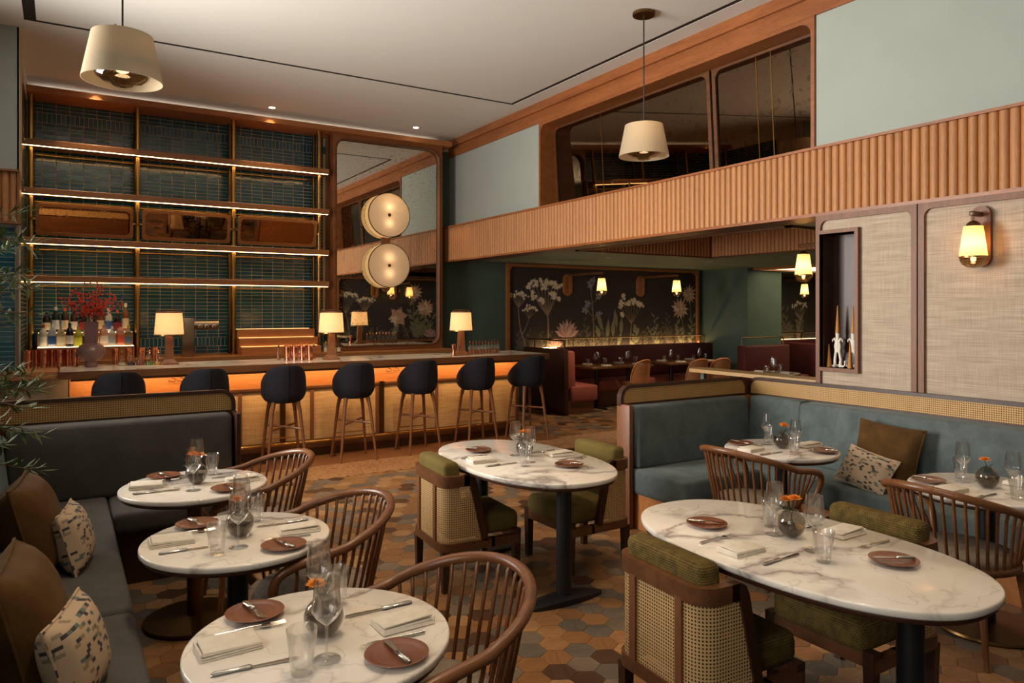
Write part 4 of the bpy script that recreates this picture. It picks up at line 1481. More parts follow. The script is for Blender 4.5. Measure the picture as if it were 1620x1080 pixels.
def pillow(label, loc, w, h, t, mat, rot, group):
    n = 14
    e = thing('scatter_cushion', label, 'cushion', loc, 0, group)
    e.rotation_euler = rot
    def half(s):
        vs = []
        for i in range(n + 1):
            for j in range(n + 1):
                u = -1 + 2 * i / n; v = -1 + 2 * j / n
                k = max(0.0, (1 - abs(u) ** 2.6)) ** 0.42 * max(0.0, (1 - abs(v) ** 2.6)) ** 0.42
                pin = 1 - 0.07 * (1 - abs(v) ** 2) * abs(u) ** 2
                pin2 = 1 - 0.07 * (1 - abs(u) ** 2) * abs(v) ** 2
                vs.append((s * t / 2 * k, u * w / 2 * pin, v * h / 2 * pin2))
        return vs
    vs = half(1) + half(-1)
    fs = []
    N = (n + 1) * (n + 1)
    for i in range(n):
        for j in range(n):
            a = i * (n + 1) + j
            fs.append((a, a + n + 1, a + n + 2, a + 1))
            fs.append((N + a, N + a + 1, N + a + n + 2, N + a + n + 1))
    me = bpy.data.meshes.new('cover')
    me.from_pydata(vs, [], fs)
    uvl = me.uv_layers.new(name='UVMap')
    for p in me.polygons:
        for li in p.loop_indices:
            c = me.vertices[me.loops[li].vertex_index].co
            uvl.data[li].uv = (c.y * 1.9 + 5, c.z * 1.9 + 5)
    me.materials.append(mat)
    me.shade_smooth()
    o = bpy.data.objects.new('cover', me); COL.objects.link(o); o.parent = e
    m = MB()
    pts = []
    for q in range(4 * n):
        s_, k = divmod(q, n)
        idx = {0: (k, 0), 1: (n, k), 2: (n - k, n), 3: (0, n - k)}[s_]
        pts.append(vs[idx[0] * (n + 1) + idx[1]])
    m.tube(pts, 0.006, 6, closed=True)
    m.build('piping', mat, e)
    return e


Rd = math.radians
pillow('large brown velvet cushion on the left banquette beside the far patterned cushion', (-0.125, 4.10, 0.683), 0.48, 0.45, 0.25, M['velvet_brown'], (0, Rd(-14), Rd(-6)), 'brown velvet cushions')
pillow('small patterned cushion on the left banquette, the farther of the two there', (0.045, 4.08, 0.612), 0.36, 0.29, 0.15, M['print1'], (0, Rd(-16), Rd(-10)), 'patterned cushions')
pillow('large brown velvet cushion at the lower left corner of the picture', (-0.105, 2.83, 0.683), 0.48, 0.45, 0.25, M['velvet_brown'], (0, Rd(-14), Rd(-4)), 'brown velvet cushions')
pillow('small patterned cushion on the left banquette nearest the camera', (0.035, 2.70, 0.612), 0.36, 0.29, 0.15, M['print1'], (0, Rd(-16), Rd(-16)), 'patterned cushions')
pillow('large brown velvet cushion leaning on the right banquette back', (4.905, 2.95, 0.682), 0.46, 0.44, 0.17, M['velvet_brown'], (Rd(4), Rd(16), Rd(4)), 'brown velvet cushions')
pillow('small patterned cushion in front of the brown one on the right banquette', (4.735, 2.99, 0.590), 0.40, 0.27, 0.13, M['print1'], (Rd(9), Rd(30), Rd(-4)), 'patterned cushions')

# ------------------------------------------------------------------ tables
def superellipse(a, b, n, k=64):
    out = []
    for i in range(k):
        t = 2 * PI * i / k
        c, s = math.cos(t), math.sin(t)
        out.append((a * abs(c) ** (2 / n) * (1 if c >= 0 else -1), b * abs(s) ** (2 / n) * (1 if s >= 0 else -1)))
    return out


def slab(mb, poly, z0, z1, r=0.006):
    n = len(poly)
    cx = sum(p[0] for p in poly) / n; cy = sum(p[1] for p in poly) / n
    def ins(d):
        out = []
        for i in range(n):
            p0 = Vector(poly[i - 1]); p1 = Vector(poly[(i + 1) % n]); t = (p1 - p0).normalized()
            nr = Vector((t.y, -t.x))
            q = Vector(poly[i]) - nr * d
            out.append((q.x, q.y))
        return out
    levels = [(z0, r), (z0 + r, 0), (z1 - r, 0), (z1 - r * 0.3, r * 0.3), (z1, r)]
    vs = []
    for z, d in levels:
        vs += [(x, y, z) for x, y in ins(d)]
    fs = [tuple(range(n - 1, -1, -1)), tuple((len(levels) - 1) * n + i for i in range(n))]
    for l in range(len(levels) - 1):
        for i in range(n):
            j = (i + 1) % n
            fs.append((l * n + i, l * n + j, (l + 1) * n + j, (l + 1) * n + i))
    mb.add(vs, fs)


TZ = 0.745
def round_table(label, x, y, base='disc'):
    t = thing('marble_table', label, 'table', (x, y, 0), 0, 'round marble tables')
    m = MB(); slab(m, superellipse(0.376, 0.376, 2.0), TZ - 0.026, TZ)
    m.build('top', M['marble'], t, 0.8)
    m = MB(); slab(m, superellipse(0.362, 0.362, 2.0), TZ - 0.044, TZ - 0.026, 0.003)
    m.build('under_top', M['dark_wood'], t, 0.8)
    m = MB(); m.lathe([(0.11, TZ - 0.055), (0.11, TZ - 0.044)], 20); m.lathe([(0.042, 0.03), (0.042, TZ - 0.05)], 20)
    m.build('column', M['dark_brass'] if base == 'brass' else M['black_metal'], t)
    m = MB(); m.lathe([(0.255, 0), (0.262, 0.01), (0.258, 0.022), (0.06, 0.036), (0.045, 0.04)], 40)
    m.build('base', M['dark_brass'], t)
    return t


def oval_table(label, x, y):
    t = thing('marble_table', label, 'table', (x, y, 0), 0, 'oval marble tables')
    m = MB(); slab(m, superellipse(0.432, 0.745, 2.35, 88), TZ - 0.028, TZ)
    m.build('top', M['marble'], t, 0.8)
    m = MB(); slab(m, superellipse(0.418, 0.73, 2.35, 88), TZ - 0.048, TZ - 0.028, 0.003)
    m.build('under_top', M['dark_wood'], t, 0.8)
    for s in (-1, 1):
        yy = s * 0.49
        m = MB(); m.lathe([(0.045, 0.05), (0.045, TZ - 0.05)], 24, (-0.02, yy, 0))
        c = m.build('column', M['black_metal'], t)
        m = MB()
        n = 20
        prof = [(-0.27 + 0.54 * i / n) for i in range(n + 1)]
        vs = []; fs = []
        for i, q in enumerate(prof):
            w_ = 0.075 * math.sqrt(max(0.02, 1 - (q / 0.275) ** 2)); h = 0.016 + 0.04 * (1 - (q / 0.27) ** 2)
            vs += [(q, -w_, 0), (q, w_, 0), (q, w_, h * 0.6), (q, w_ * 0.35, h), (q, -w_ * 0.35, h), (q, -w_, h * 0.6)]
        for i in range(n):
            for j in range(6):
                fs.append((i * 6 + j, i * 6 + (j + 1) % 6, (i + 1) * 6 + (j + 1) % 6, (i + 1) * 6 + j))
        fs += [tuple(range(5, -1, -1)), tuple(n * 6 + j for j in range(6))]
        m.M = Matrix.Translation((-0.02, yy, 0)) @ Matrix.Rotation(Rd(0), 4, 'Z')
        m.add(vs, fs)
        m.build('foot', M['black_metal'], t, 0.9)
    return t


TABLES = {
    'T1': (0.645, 2.105, 'front left round table', 0), 'T2': (0.630, 3.215, 'middle left round table', 0), 'T3': (0.620, 4.31, 'rear left round table', 0),
    'M': (2.512, 3.94, 'middle oval table', 1), 'R': (2.553, 1.925, 'front right oval table', 1),
    'C1': (4.215, 3.285, 'right corner round table', 0), 'C2': (4.215, 1.975, 'right edge round table', 0)}
round_table('round marble table at front left, nearest the camera', *TABLES['T1'][:2])
round_table('round marble table, middle one of three along the left banquette', *TABLES['T2'][:2])
round_table('round marble table, farthest of three along the left banquette', *TABLES['T3'][:2], 'brass')
oval_table('oval marble table on two black columns in the middle of the room', *TABLES['M'][:2])
oval_table('large oval marble table on black columns at front right', *TABLES['R'][:2])
round_table('round marble table in the corner of the right banquette', *TABLES['C1'][:2])
round_table('round marble table at the right picture edge by the banquette', *TABLES['C2'][:2])

# ------------------------------------------------------------------ spindle armchairs
def make_spindle_chair():
    t = empty('spindle_armchair')
    # rail path (front = +x)
    half = []
    half += [(0.165, -0.235, 0.452), (0.205, -0.262, 0.51), (0.225, -0.285, 0.58), (0.215, -0.302, 0.64), (0.17, -0.315, 0.675), (0.08, -0.325, 0.70)]
    for k in range(0, 10):
        a = Rd(-90 - 90 * k / 9)
        half.append((-0.05 + 0.325 * math.cos(a), 0.325 * math.sin(a), 0.72 + 0.11 * math.sin(k / 9 * PI / 2)))
    path = half + [(x, -y, z) for x, y, z in reversed(half[:-1])]
    # smooth resample
    def cr(p, i, t_):
        p0, p1, p2, p3 = (Vector(p[max(0, i - 1)]), Vector(p[i]), Vector(p[min(len(p) - 1, i + 1)]), Vector(p[min(len(p) - 1, i + 2)]))
        return 0.5 * ((2 * p1) + (-p0 + p2) * t_ + (2 * p0 - 5 * p1 + 4 * p2 - p3) * t_ ** 2 + (-p0 + 3 * p1 - 3 * p2 + p3) * t_ ** 3)
    fine = []
    for i in range(len(path) - 1):
        for q in range(3):
            fine.append(cr(path, i, q / 3))
    fine.append(Vector(path[-1]))
    m = MB(); m.tube(fine, 0.0195, 12)
    m.build('top_rail', M['rail_wood'], t, 1.2)
    hoop = [(-0.035 + 0.245 * math.cos(2 * PI * k / 40), 0.262 * math.sin(2 * PI * k / 40), 0.437) for k in range(40)]
    m = MB(); m.tube(hoop, 0.020, 10, closed=True)
    m.build('seat_hoop', M['rail_wood'], t, 1.2)
    m = MB(); m.lathe([(0.001, 0.425), (0.20, 0.425), (0.235, 0.44), (0.248, 0.462), (0.235, 0.487), (0.18, 0.497), (0.001, 0.499)], 40, (-0.03, 0, 0), sy=1.06)
    m.build('seat', M['seat_grey'], t, 1.2)
    # spindles
    sp = []
    L = [0.0]
    for i in range(1, len(fine)):
        L.append(L[-1] + (fine[i] - fine[i - 1]).length)
    idx = [i for i in range(len(fine)) if fine[i].z > 0.67 and fine[i].x < 0.16]
    s0, s1 = L[idx[0]], L[idx[-1]]
    NS = 29
    for k in range(NS):
        s = lerp(s0, s1, k / (NS - 1))
        i = max(j for j in range(len(L)) if L[j] <= s + 1e-9)
        i = min(i, len(fine) - 2)
        top = fine[i].lerp(fine[i + 1], (s - L[i]) / max(1e-6, L[i + 1] - L[i]))
        ang = lerp(Rd(-118 + 68), Rd(-118 + 68 - 260), k / (NS - 1))
        bot = Vector((-0.035 + 0.245 * math.cos(ang), 0.262 * math.sin(ang), 0.437))
        out = Vector((top.x + 0.05, top.y, 0)).normalized()
        bend = top - out * 0.022 + Vector((0, 0, -0.055))
        m = MB(); m.tube([bot, bot.lerp(bend, 0.5), bend, bend.lerp(top, 0.55) - out * 0.006, top], 0.0076, 6)
        m.build('spindle', M['rail_wood'], t, 1.2)
    for sx, sy in ((1, -1), (1, 1), (-1, -1), (-1, 1)):
        m = MB()
        x0 = 0.15 if sx > 0 else -0.21
        m.tube([(x0 * 0.8, sy * 0.15, 0.43), (x0, sy * 0.205, 0.38), (x0 + sx * 0.035, sy * 0.25, 0.0)], [0.017, 0.021, 0.013], 8)
        m.build('leg', M['rail_wood'], t)
    return t


sc = make_spindle_chair()
places = [('spindle-back wooden armchair at the front left round table', 0.94, 2.10, Rd(184)), ('spindle-back wooden armchair at the middle left round table', 0.92, 3.22, Rd(182)),
          ('spindle-back wooden armchair at the rear left round table', 0.905, 4.41, Rd(180)), ('spindle-back wooden armchair at the right corner round table', 3.85, 3.17, Rd(2)),
          ('spindle-back wooden armchair cut by the right picture edge', 3.945, 1.97, Rd(-2))]
for i, (lab, x, y, a) in enumerate(places):
    o = sc if i == 0 else copy_tree(sc)
    o.location = (x, y, 0); o.rotation_euler = (0, 0, a)
    tag(o, lab, 'armchair', 'spindle-back armchairs')

# ------------------------------------------------------------------ cane-back upholstered chairs
def make_cane_chair(seatmat):
    t = empty('cane_chair')
    HW, XB = 0.262, -0.252
    def upath(xf, inset=0.0, r=0.085, seg=6):
        """U around the back from right front to left front"""
        h = HW - inset; b = XB + inset
        pts = [(xf, -h)]
        pts += [(b + r + r * math.cos(Rd(a)), -h + r + r * math.sin(Rd(a))) for a in [270 - 90 * k / seg for k in range(seg + 1)]]
        pts += [(b + r + r * math.cos(Rd(a)), h - r + r * math.sin(Rd(a))) for a in [180 - 90 * k / seg for k in range(seg + 1)]]
        pts.append((xf, h))
        return pts
    def ribbon(mb, outer, inner, z0, z1):
        n = len(outer)
        vs = [(x, y, z0) for x, y in outer] + [(x, y, z0) for x, y in inner] + [(x, y, z1) for x, y in outer] + [(x, y, z1) for x, y in inner]
        fs = []
        for i in range(n - 1):
            fs += [(i, i + 1, n + i + 1, n + i), (2 * n + i, 3 * n + i, 3 * n + i + 1, 2 * n + i + 1), (i, 2 * n + i, 2 * n + i + 1, i + 1), (n + i, n + i + 1, 3 * n + i + 1, 3 * n + i)]
        for i in (0, n - 1):
            fs.append((i, n + i, 3 * n + i, 2 * n + i))
        mb.add(vs, fs)
    m = MB(); ribbon(m, upath(-0.068), upath(-0.068, 0.034, 0.055), 0.635, 0.70)
    m.build('top_rail', M['walnut'], t, 0.7)
    m = MB(); ribbon(m, upath(0.10), upath(0.10, 0.04, 0.05), 0.245, 0.298)
    m.box(0.08, 0.27, -HW, -HW + 0.04, 0.245, 0.298); m.box(0.08, 0.27, HW - 0.04, HW, 0.245, 0.298)
    m.box(0.235, 0.28, -HW + 0.03, HW - 0.03, 0.265, 0.325)
    m.build('seat_frame', M['walnut'], t, 0.7)
    # cane shell
    zs = [0.295 + (0.64 - 0.295) * k / 6 for k in range(7)]
    cols = []
    for z in zs:
        k = (z - 0.295) / 0.345
        cols.append(upath(lerp(0.02, -0.062, k), 0.010))
    n = len(cols[0])
    vs = []; uv = []
    for j, c in enumerate(cols):
        s = 0
        for i, p in enumerate(c):
            if i:
                s += math.hypot(p[0] - c[i - 1][0], p[1] - c[i - 1][1])
            vs.append((p[0], p[1], zs[j])); uv.append((s - c[0][0], zs[j]))
    fs = []
    for j in range(6):
        for i in range(n - 1):
            a = j * n + i
            fs.append((a, a + 1, a + n + 1, a + n))
    me = bpy.data.meshes.new('cane_panel'); me.from_pydata(vs, [], fs)
    uvl = me.uv_layers.new(name='UVMap')
    for p in me.polygons:
        for li in p.loop_indices:
            vi = me.loops[li].vertex_index
            uvl.data[li].uv = uv[vi]
    me.materials.append(M['cane']); me.shade_smooth()
    o = bpy.data.objects.new('cane_panel', me); COL.objects.link(o); o.parent = t
    for y in (-0.135, 0.135):
        m = MB(); m.box(XB - 0.001, XB + 0.03, y - 0.018, y + 0.018, 0.29, 0.64)
        m.build('stile', M['walnut_z'], t, None)
    for s in (-1, 1):
        m = MB()
        pts = [(-0.075, 0.685), (-0.045, 0.672), (-0.03, 0.64), (0.105, 0.29)]
        y0, y1 = (s * HW, s * (HW - 0.035))
        prof = [(-0.105, 0.70), (-0.06, 0.70), (-0.034, 0.685), (-0.018, 0.65), (0.058, 0.29), (0.014, 0.29), (-0.064, 0.635), (-0.105, 0.637)]
        m.prism(prof, min(y0, y1), max(y0, y1), 'y')
        m.build('arm_post', M['dark_wood'], t, None)
    for x, y, w0 in ((-0.215, -0.222, 0.024), (-0.215, 0.222, 0.024), (0.258, -0.238, 0.024), (0.258, 0.238, 0.024)):
        m = MB()
        zt = 0.25 if x < 0 else 0.33
        k = 0.75
        m.hexa([(x - w0 * k, y - w0 * k, 0), (x + w0 * k, y - w0 * k, 0), (x + w0 * k, y + w0 * k, 0), (x - w0 * k, y + w0 * k, 0), (x - w0, y - w0, zt), (x + w0, y - w0, zt), (x + w0, y + w0, zt), (x - w0, y + w0, zt)])
        m.build('leg', M['dark_wood'], t, None)
    m = MB(); m.rbox(-0.20, 0.292, -0.225, 0.225, 0.305, 0.437, 0.04, 3)
    m.build('seat', seatmat, t, 1.2)
    m = MB(); m.rbox(-0.205, -0.095, -0.222, 0.222, 0.42, 0.775, 0.032, 3, slant(0.02, 0, 0.42, 0.775, -1))
    m.build('backrest', seatmat, t, 1.2)
    return t


c1 = make_cane_chair(M['olive'])
cp = [('cane-back olive chair in the foreground left of the front right oval table', 2.19, 2.08, Rd(-3), None), ('cane-back olive chair on the far side of the front right oval table', 3.02, 1.96, Rd(180), None)]
c2 = make_cane_chair(M['olive_plain'])
cq = [('cane-back olive chair left of the middle oval table, seen from behind', 2.185, 4.13, Rd(-4), None), ('cane-back olive chair right of the middle oval table against the banquette end', 3.02, 4.0, Rd(181), None)]
for base, lst in ((c1, cp), (c2, cq)):
    for i, (lab, x, y, a, _) in enumerate(lst):
        o = base if i == 0 else copy_tree(base)
        o.location = (x, y, 0); o.rotation_euler = (0, 0, a)
        tag(o, lab, 'chair', 'cane-back chairs')

# ------------------------------------------------------------------ tableware prototypes
def proto_plate():
    t = empty('side_plate')
    m = MB(); m.lathe([(0.045, 0.0), (0.05, 0.002), (0.075, 0.009), (0.087, 0.015), (0.0885, 0.017), (0.086, 0.018), (0.07, 0.0125), (0.06, 0.0105), (0.055, 0.0112), (0.045, 0.0085), (0.038, 0.0092), (0.025, 0.0065), (0.001, 0.0062)], 36, cap1=False)
    m.build('plate', M['terracotta'], t, 1.0)
    return t


def proto_napkin():
    t = empty('folded_napkin')
    for k in range(4):
        m = MB(); d = 0.0025 * k
        def wv(co, k=k):
            c = co.copy(); return c
        m.rbox(-0.085 + d, 0.082 - d * 0.6, -0.052 + d * 0.4, 0.055 - d, 0.0005 + 0.0062 * k, 0.0065 + 0.0062 * k, 0.0026, 2)
        for i, v in enumerate(m.v):
            bow = 0.0022 * math.sin(v[0] * 26 + k) + 0.002 * math.sin(v[1] * 33 + 2 * k)
            m.v[i] = (v[0], v[1], max(0.0003, v[2] + bow * (0.35 + 0.35 * k)))
        m.build('fold', M['linen'], t, 1.0)
    m = MB(); m.rbox(-0.0865, -0.080, -0.05, 0.052, 0.002, 0.0235, 0.0029, 2)
    m.build('folded_edge', M['linen'], t, 1.0)
    return t


def proto_knife(butter=False):
    t = empty('butter_knife' if butter else 'dinner_knife')
    L = 0.16 if butter else 0.225
    hb = L * 0.46
    m = MB()
    secs = [(-L / 2, 0.005, 0.004), (-L / 2 + 0.01, 0.0095, 0.0055), (-L / 2 + hb * 0.6, 0.0078, 0.005), (-L / 2 + hb * 0.95, 0.0105, 0.0055), (-L / 2 + hb, 0.006, 0.004)]
    vs = []; fs = []
    n = 8
    for i, (x, a, b) in enumerate(secs):
        for j in range(n):
            q = 2 * PI * j / n
            vs.append((x, a * math.cos(q), b + b * math.sin(q)))
    for i in range(len(secs) - 1):
        for j in range(n):
            fs.append((i * n + j, i * n + (j + 1) % n, (i + 1) * n + (j + 1) % n, (i + 1) * n + j))
    fs += [tuple(range(n - 1, -1, -1)), tuple((len(secs) - 1) * n + j for j in range(n))]
    m.add(vs, fs)
    m.build('handle', M['steel'], t, 1.0)
    m = MB()
    x0, x1 = -L / 2 + hb, L / 2
    wd = 0.013 if butter else 0.0125
    m.prism([(x0, -0.004), (x0 + 0.02, -0.007), (x1 - 0.03, -wd), (x1 - 0.006, -wd * 0.7), (x1, 0.001), (x1 - 0.01, 0.005), (x0, 0.004)], 0.0025, 0.0045)
    m.build('blade', M['steel'], t, 0.5)
    return t


def proto_fork():
    t = empty('dinner_fork')
    m = MB()
    m.tube([(-0.10, 0, 0.004), (-0.05, 0, 0.006), (0.0, 0, 0.010), (0.03, 0, 0.009)], [0.0072, 0.0045, 0.0032, 0.0035], 8)
    m.build('handle', M['steel'], t, 1.0)
    m = MB()
    m.prism([(0.025, -0.004), (0.04, -0.0115), (0.058, -0.0125), (0.058, 0.0125), (0.04, 0.0115), (0.025, 0.004)], 0.0065, 0.0085)
    m.build('head', M['steel'], t, 0.5)
    for y in (-0.0108, -0.0036, 0.0036, 0.0108):
        m = MB(); m.tube([(0.057, y, 0.0075), (0.075, y, 0.0062), (0.10, y * 0.95, 0.009)], [0.0018, 0.0017, 0.0009], 5)
        m.build('tine', M['steel'], t, 1.0)
    return t


def proto_wine():
    t = empty('wine_glass')
    m = MB(); m.lathe([(0.0375, 0.0), (0.0385, 0.001), (0.030, 0.003), (0.008, 0.0075), (0.004, 0.014), (0.0036, 0.085), (0.006, 0.096)], 26, cap1=False)
    m.build('stem', M['glass'], t, 1.2)
    out = [(0.004, 0.093), (0.012, 0.099), (0.028, 0.114), (0.0405, 0.134), (0.0405, 0.142), (0.036, 0.18), (0.0325, 0.222)]
    m = MB(); m.lathe(out + [(r - 0.0010, z) for r, z in reversed(out[1:])], 28, cap0=False, cap1=False)
    m.build('bowl', M['glass'], t, 1.2)
    return t


def proto_tumbler():
    t = empty('water_tumbler')
    n = 36
    outer = [(0.0265, 0.0, 0.6), (0.0285, 0.003, 1), (0.0300, 0.02, 1), (0.0335, 0.06, 1), (0.0360, 0.078, 0.7), (0.0378, 0.086, 0.0), (0.0400, 0.119, 0.0), (0.0390, 0.1205, 0.0)]
    inner = [(0.0380, 0.119, 0), (0.0358, 0.086, 0), (0.0315, 0.06, 0), (0.0265, 0.022, 0), (0.020, 0.017, 0), (0.0008, 0.016, 0)]
    vs = []; fs = []
    L = outer + inner
    for r, z, fl in L:
        for j in range(n):
            a = 2 * PI * j / n
            rr_ = r * (1 - 0.055 * fl * (0.5 - 0.5 * math.cos(9 * a)))
            vs.append((rr_ * math.cos(a), rr_ * math.sin(a), z))
    for i in range(len(L) - 1):
        for j in range(n):
            fs.append((i * n + j, i * n + (j + 1) % n, (i + 1) * n + (j + 1) % n, (i + 1) * n + j))
    fs.append(tuple(range(n - 1, -1, -1))); fs.append(tuple((len(L) - 1) * n + j for j in range(n)))
    m = MB(); m.add(vs, fs); m.build('glass_body', M['glass'], t, 0.9)
    return t


M['petal'] = plain('petal', srgb(232, 138, 30), 0.6, var=0.2, Subsurface_Weight=0.0)
M['petal_center'] = plain('petal_center', srgb(150, 70, 20), 0.7)
M['greenery'] = plain('greenery', srgb(58, 68, 36), 0.6, var=0.2)


def bud_vase(label, loc, seed, group='smoked glass bud vases'):
    r = random.Random(seed)
    t = thing('bud_vase', label, 'vase', loc, r.uniform(0, 6), group)
    pr = []
    for k in range(1, 15):
        a = Rd(-90 + 150 * k / 14)
        pr.append((0.0575 * math.cos(a), 0.0565 + 0.0575 * math.sin(a)))
    pr = [(0.02, 0.0)] + [p for p in pr if p[1] > 0.003] + [(0.026, 0.112)]
    m = MB(); m.lathe(pr + [(q - 0.0022, z) for q, z in reversed(pr) if q > 0.01], 28, cap1=False)
    m.build('glass_globe', M['smoke_glass'], t, 1.2)
    m = MB()
    wr = [(math.sqrt(max(0.0001, 0.0545 ** 2 - (z - 0.0565) ** 2)), z) for z in (0.006, 0.015, 0.025, 0.036, 0.047)]
    m.lathe(wr, 20); m.build('water', M['smoke_water'], t, 1.2)
    nf = r.choice((1, 1, 2))
    for f in range(nf):
        a = r.uniform(0, 6.28)
        hx, hy, hz = 0.022 * math.cos(a), 0.022 * math.sin(a), 0.152 + 0.014 * f
        m = MB(); m.tube([(-hx, -hy, 0.02), (0, 0, 0.08), (hx, hy, hz)], 0.0018, 5)
        st = m.build('flower_stem', M['greenery'], t)
        m = MB()
        for ring_, (n, L, el) in enumerate(((16, 0.033, 4), (14, 0.029, 26), (10, 0.021, 50), (6, 0.013, 72))):
            for k in range(n):
                q = 2 * PI * k / n + ring_ * 0.2 + r.uniform(-0.1, 0.1)
                d = Vector((math.cos(q) * math.cos(Rd(el)), math.sin(q) * math.cos(Rd(el)), math.sin(Rd(el))))
                sd = Vector((-math.sin(q), math.cos(q), 0)) * 0.0045
                c = Vector((hx, hy, hz)); up = Vector((0, 0, 0.002))
                tip = c + d * L
                mid = c + d * L * 0.6
                m.add([tuple(c), tuple(mid - sd), tuple(tip), tuple(mid + sd), tuple(mid + up)], [(0, 1, 4), (1, 2, 4), (2, 3, 4), (3, 0, 4), (0, 3, 2, 1)])
        m.build('flower', M['petal'], t, None)
        m = MB(); m.lathe([(0.007, 0), (0.006, 0.005), (0.001, 0.007)], 8, (hx, hy, hz + 0.006)); m.build('flower_center', M['petal_center'], t)
    m = MB()
    a0 = r.uniform(0, 6.28)
    for k in range(13):
        a = a0 + r.uniform(-0.9, 0.9)
        L = r.uniform(0.04, 0.085)
        b = Vector((0, 0, 0.11)); e = b + Vector((math.cos(a) * L, math.sin(a) * L, r.uniform(-0.01, 0.045)))
        sd = Vector((-math.sin(a), math.cos(a), 0)) * 0.0035
        mid = b.lerp(e, 0.6)
        m.add([tuple(b), tuple(mid - sd), tuple(e), tuple(mid + sd), tuple(mid + Vector((0, 0, 0.0015)))], [(0, 1, 4), (1, 2, 4), (2, 3, 4), (3, 0, 4), (0, 3, 2, 1)])
    m.build('leaves', M['greenery'], t, None)
    return t


PT = {'plate': (proto_plate(), 'plate', 'terracotta side plates'), 'napkin': (proto_napkin(), 'napkin', 'folded linen napkins'), 'knife': (proto_knife(), 'knife', 'dinner knives'),
      'butter': (proto_knife(True), 'knife', 'butter knives'), 'fork': (proto_fork(), 'fork', 'dinner forks'), 'wine': (proto_wine(), 'wine glass', 'wine glasses'), 'tumbler': (proto_tumbler(), 'tumbler', 'water tumblers')}
used = set()
def put(key, label, loc, rz):
    p, cat, grp = PT[key]
    if key in used:
        o = copy_tree(p)
    else:
        o = p; used.add(key)
    o.location = loc; o.rotation_euler = (0, 0, rz)
    tag(o, label, cat, grp)
    return o


SET_R = dict(plate=(-0.128, 0.245), napkin=(-0.240, 0.052), knife=(-0.205, -0.088), fork=(-0.165, 0.145), wine=(-0.035, -0.145), tumbler=(-0.118, -0.195))
SET_O = dict(plate=(-0.125, 0.352), napkin=(-0.270, 0.040), knife=(-0.215, -0.105), fork=(-0.235, 0.190), wine=(-0.025, -0.115), tumbler=(-0.100, -0.205))
SIDE = {'T1': ('banquette side', 'armchair side'), 'T2': ('banquette side', 'armchair side'), 'T3': ('banquette side', 'armchair side'), 'M': ('left side', 'right side'), 'R': ('near left side', 'far right side'),
        'C1': ('armchair side', 'banquette side'), 'C2': ('armchair side', 'banquette side')}
LAB = dict(plate='small terracotta plate on the %s of the %s', napkin='folded cream napkin on the %s of the %s', knife='steel dinner knife on the %s of the %s', fork='steel fork on the %s of the %s',
           wine='stemmed wine glass on the %s of the %s', tumbler='faceted water tumbler on the %s of the %s', butter='butter knife lying across the plate, %s of the %s')
rj = random.Random(21)
for key, (tx, ty, tn, oval) in TABLES.items():
    lay = SET_O if oval else SET_R
    for s in (0, 1):
        ang = PI * s
        c, sn = math.cos(ang), math.sin(ang)
        for it, (dx, dy) in lay.items():
            if key == 'T3' and it == 'tumbler' and s == 0:
                continue
            jx, jy = rj.uniform(-0.008, 0.008), rj.uniform(-0.008, 0.008)
            x, y = tx + (dx + jx) * c - (dy + jy) * sn, ty + (dx + jx) * sn + (dy + jy) * c
            rz = ang + rj.uniform(-0.07, 0.07)
            if it == 'napkin':
                rz += rj.uniform(-0.12, 0.12)
            if it == 'tumbler' or it == 'wine':
                rz = rj.uniform(0, 6)
            put(it, LAB[it] % (SIDE[key][s], tn), (x, y, TZ + 0.0003), rz)
            if it == 'plate':
                put('butter', LAB['butter'] % (SIDE[key][s], tn), (x, y, TZ + 0.0165), ang + Rd(-78 + rj.uniform(-12, 12)) if not oval else ang + Rd(-40 + rj.uniform(-8, 8)))
    bud_vase('smoked glass globe vase with orange bloom on the %s' % tn, (tx + (0.008 if not oval else 0.06), ty + (0.0 if not oval else 0.06), TZ), hash_seed := sum(ord(q) for q in key) * 7)
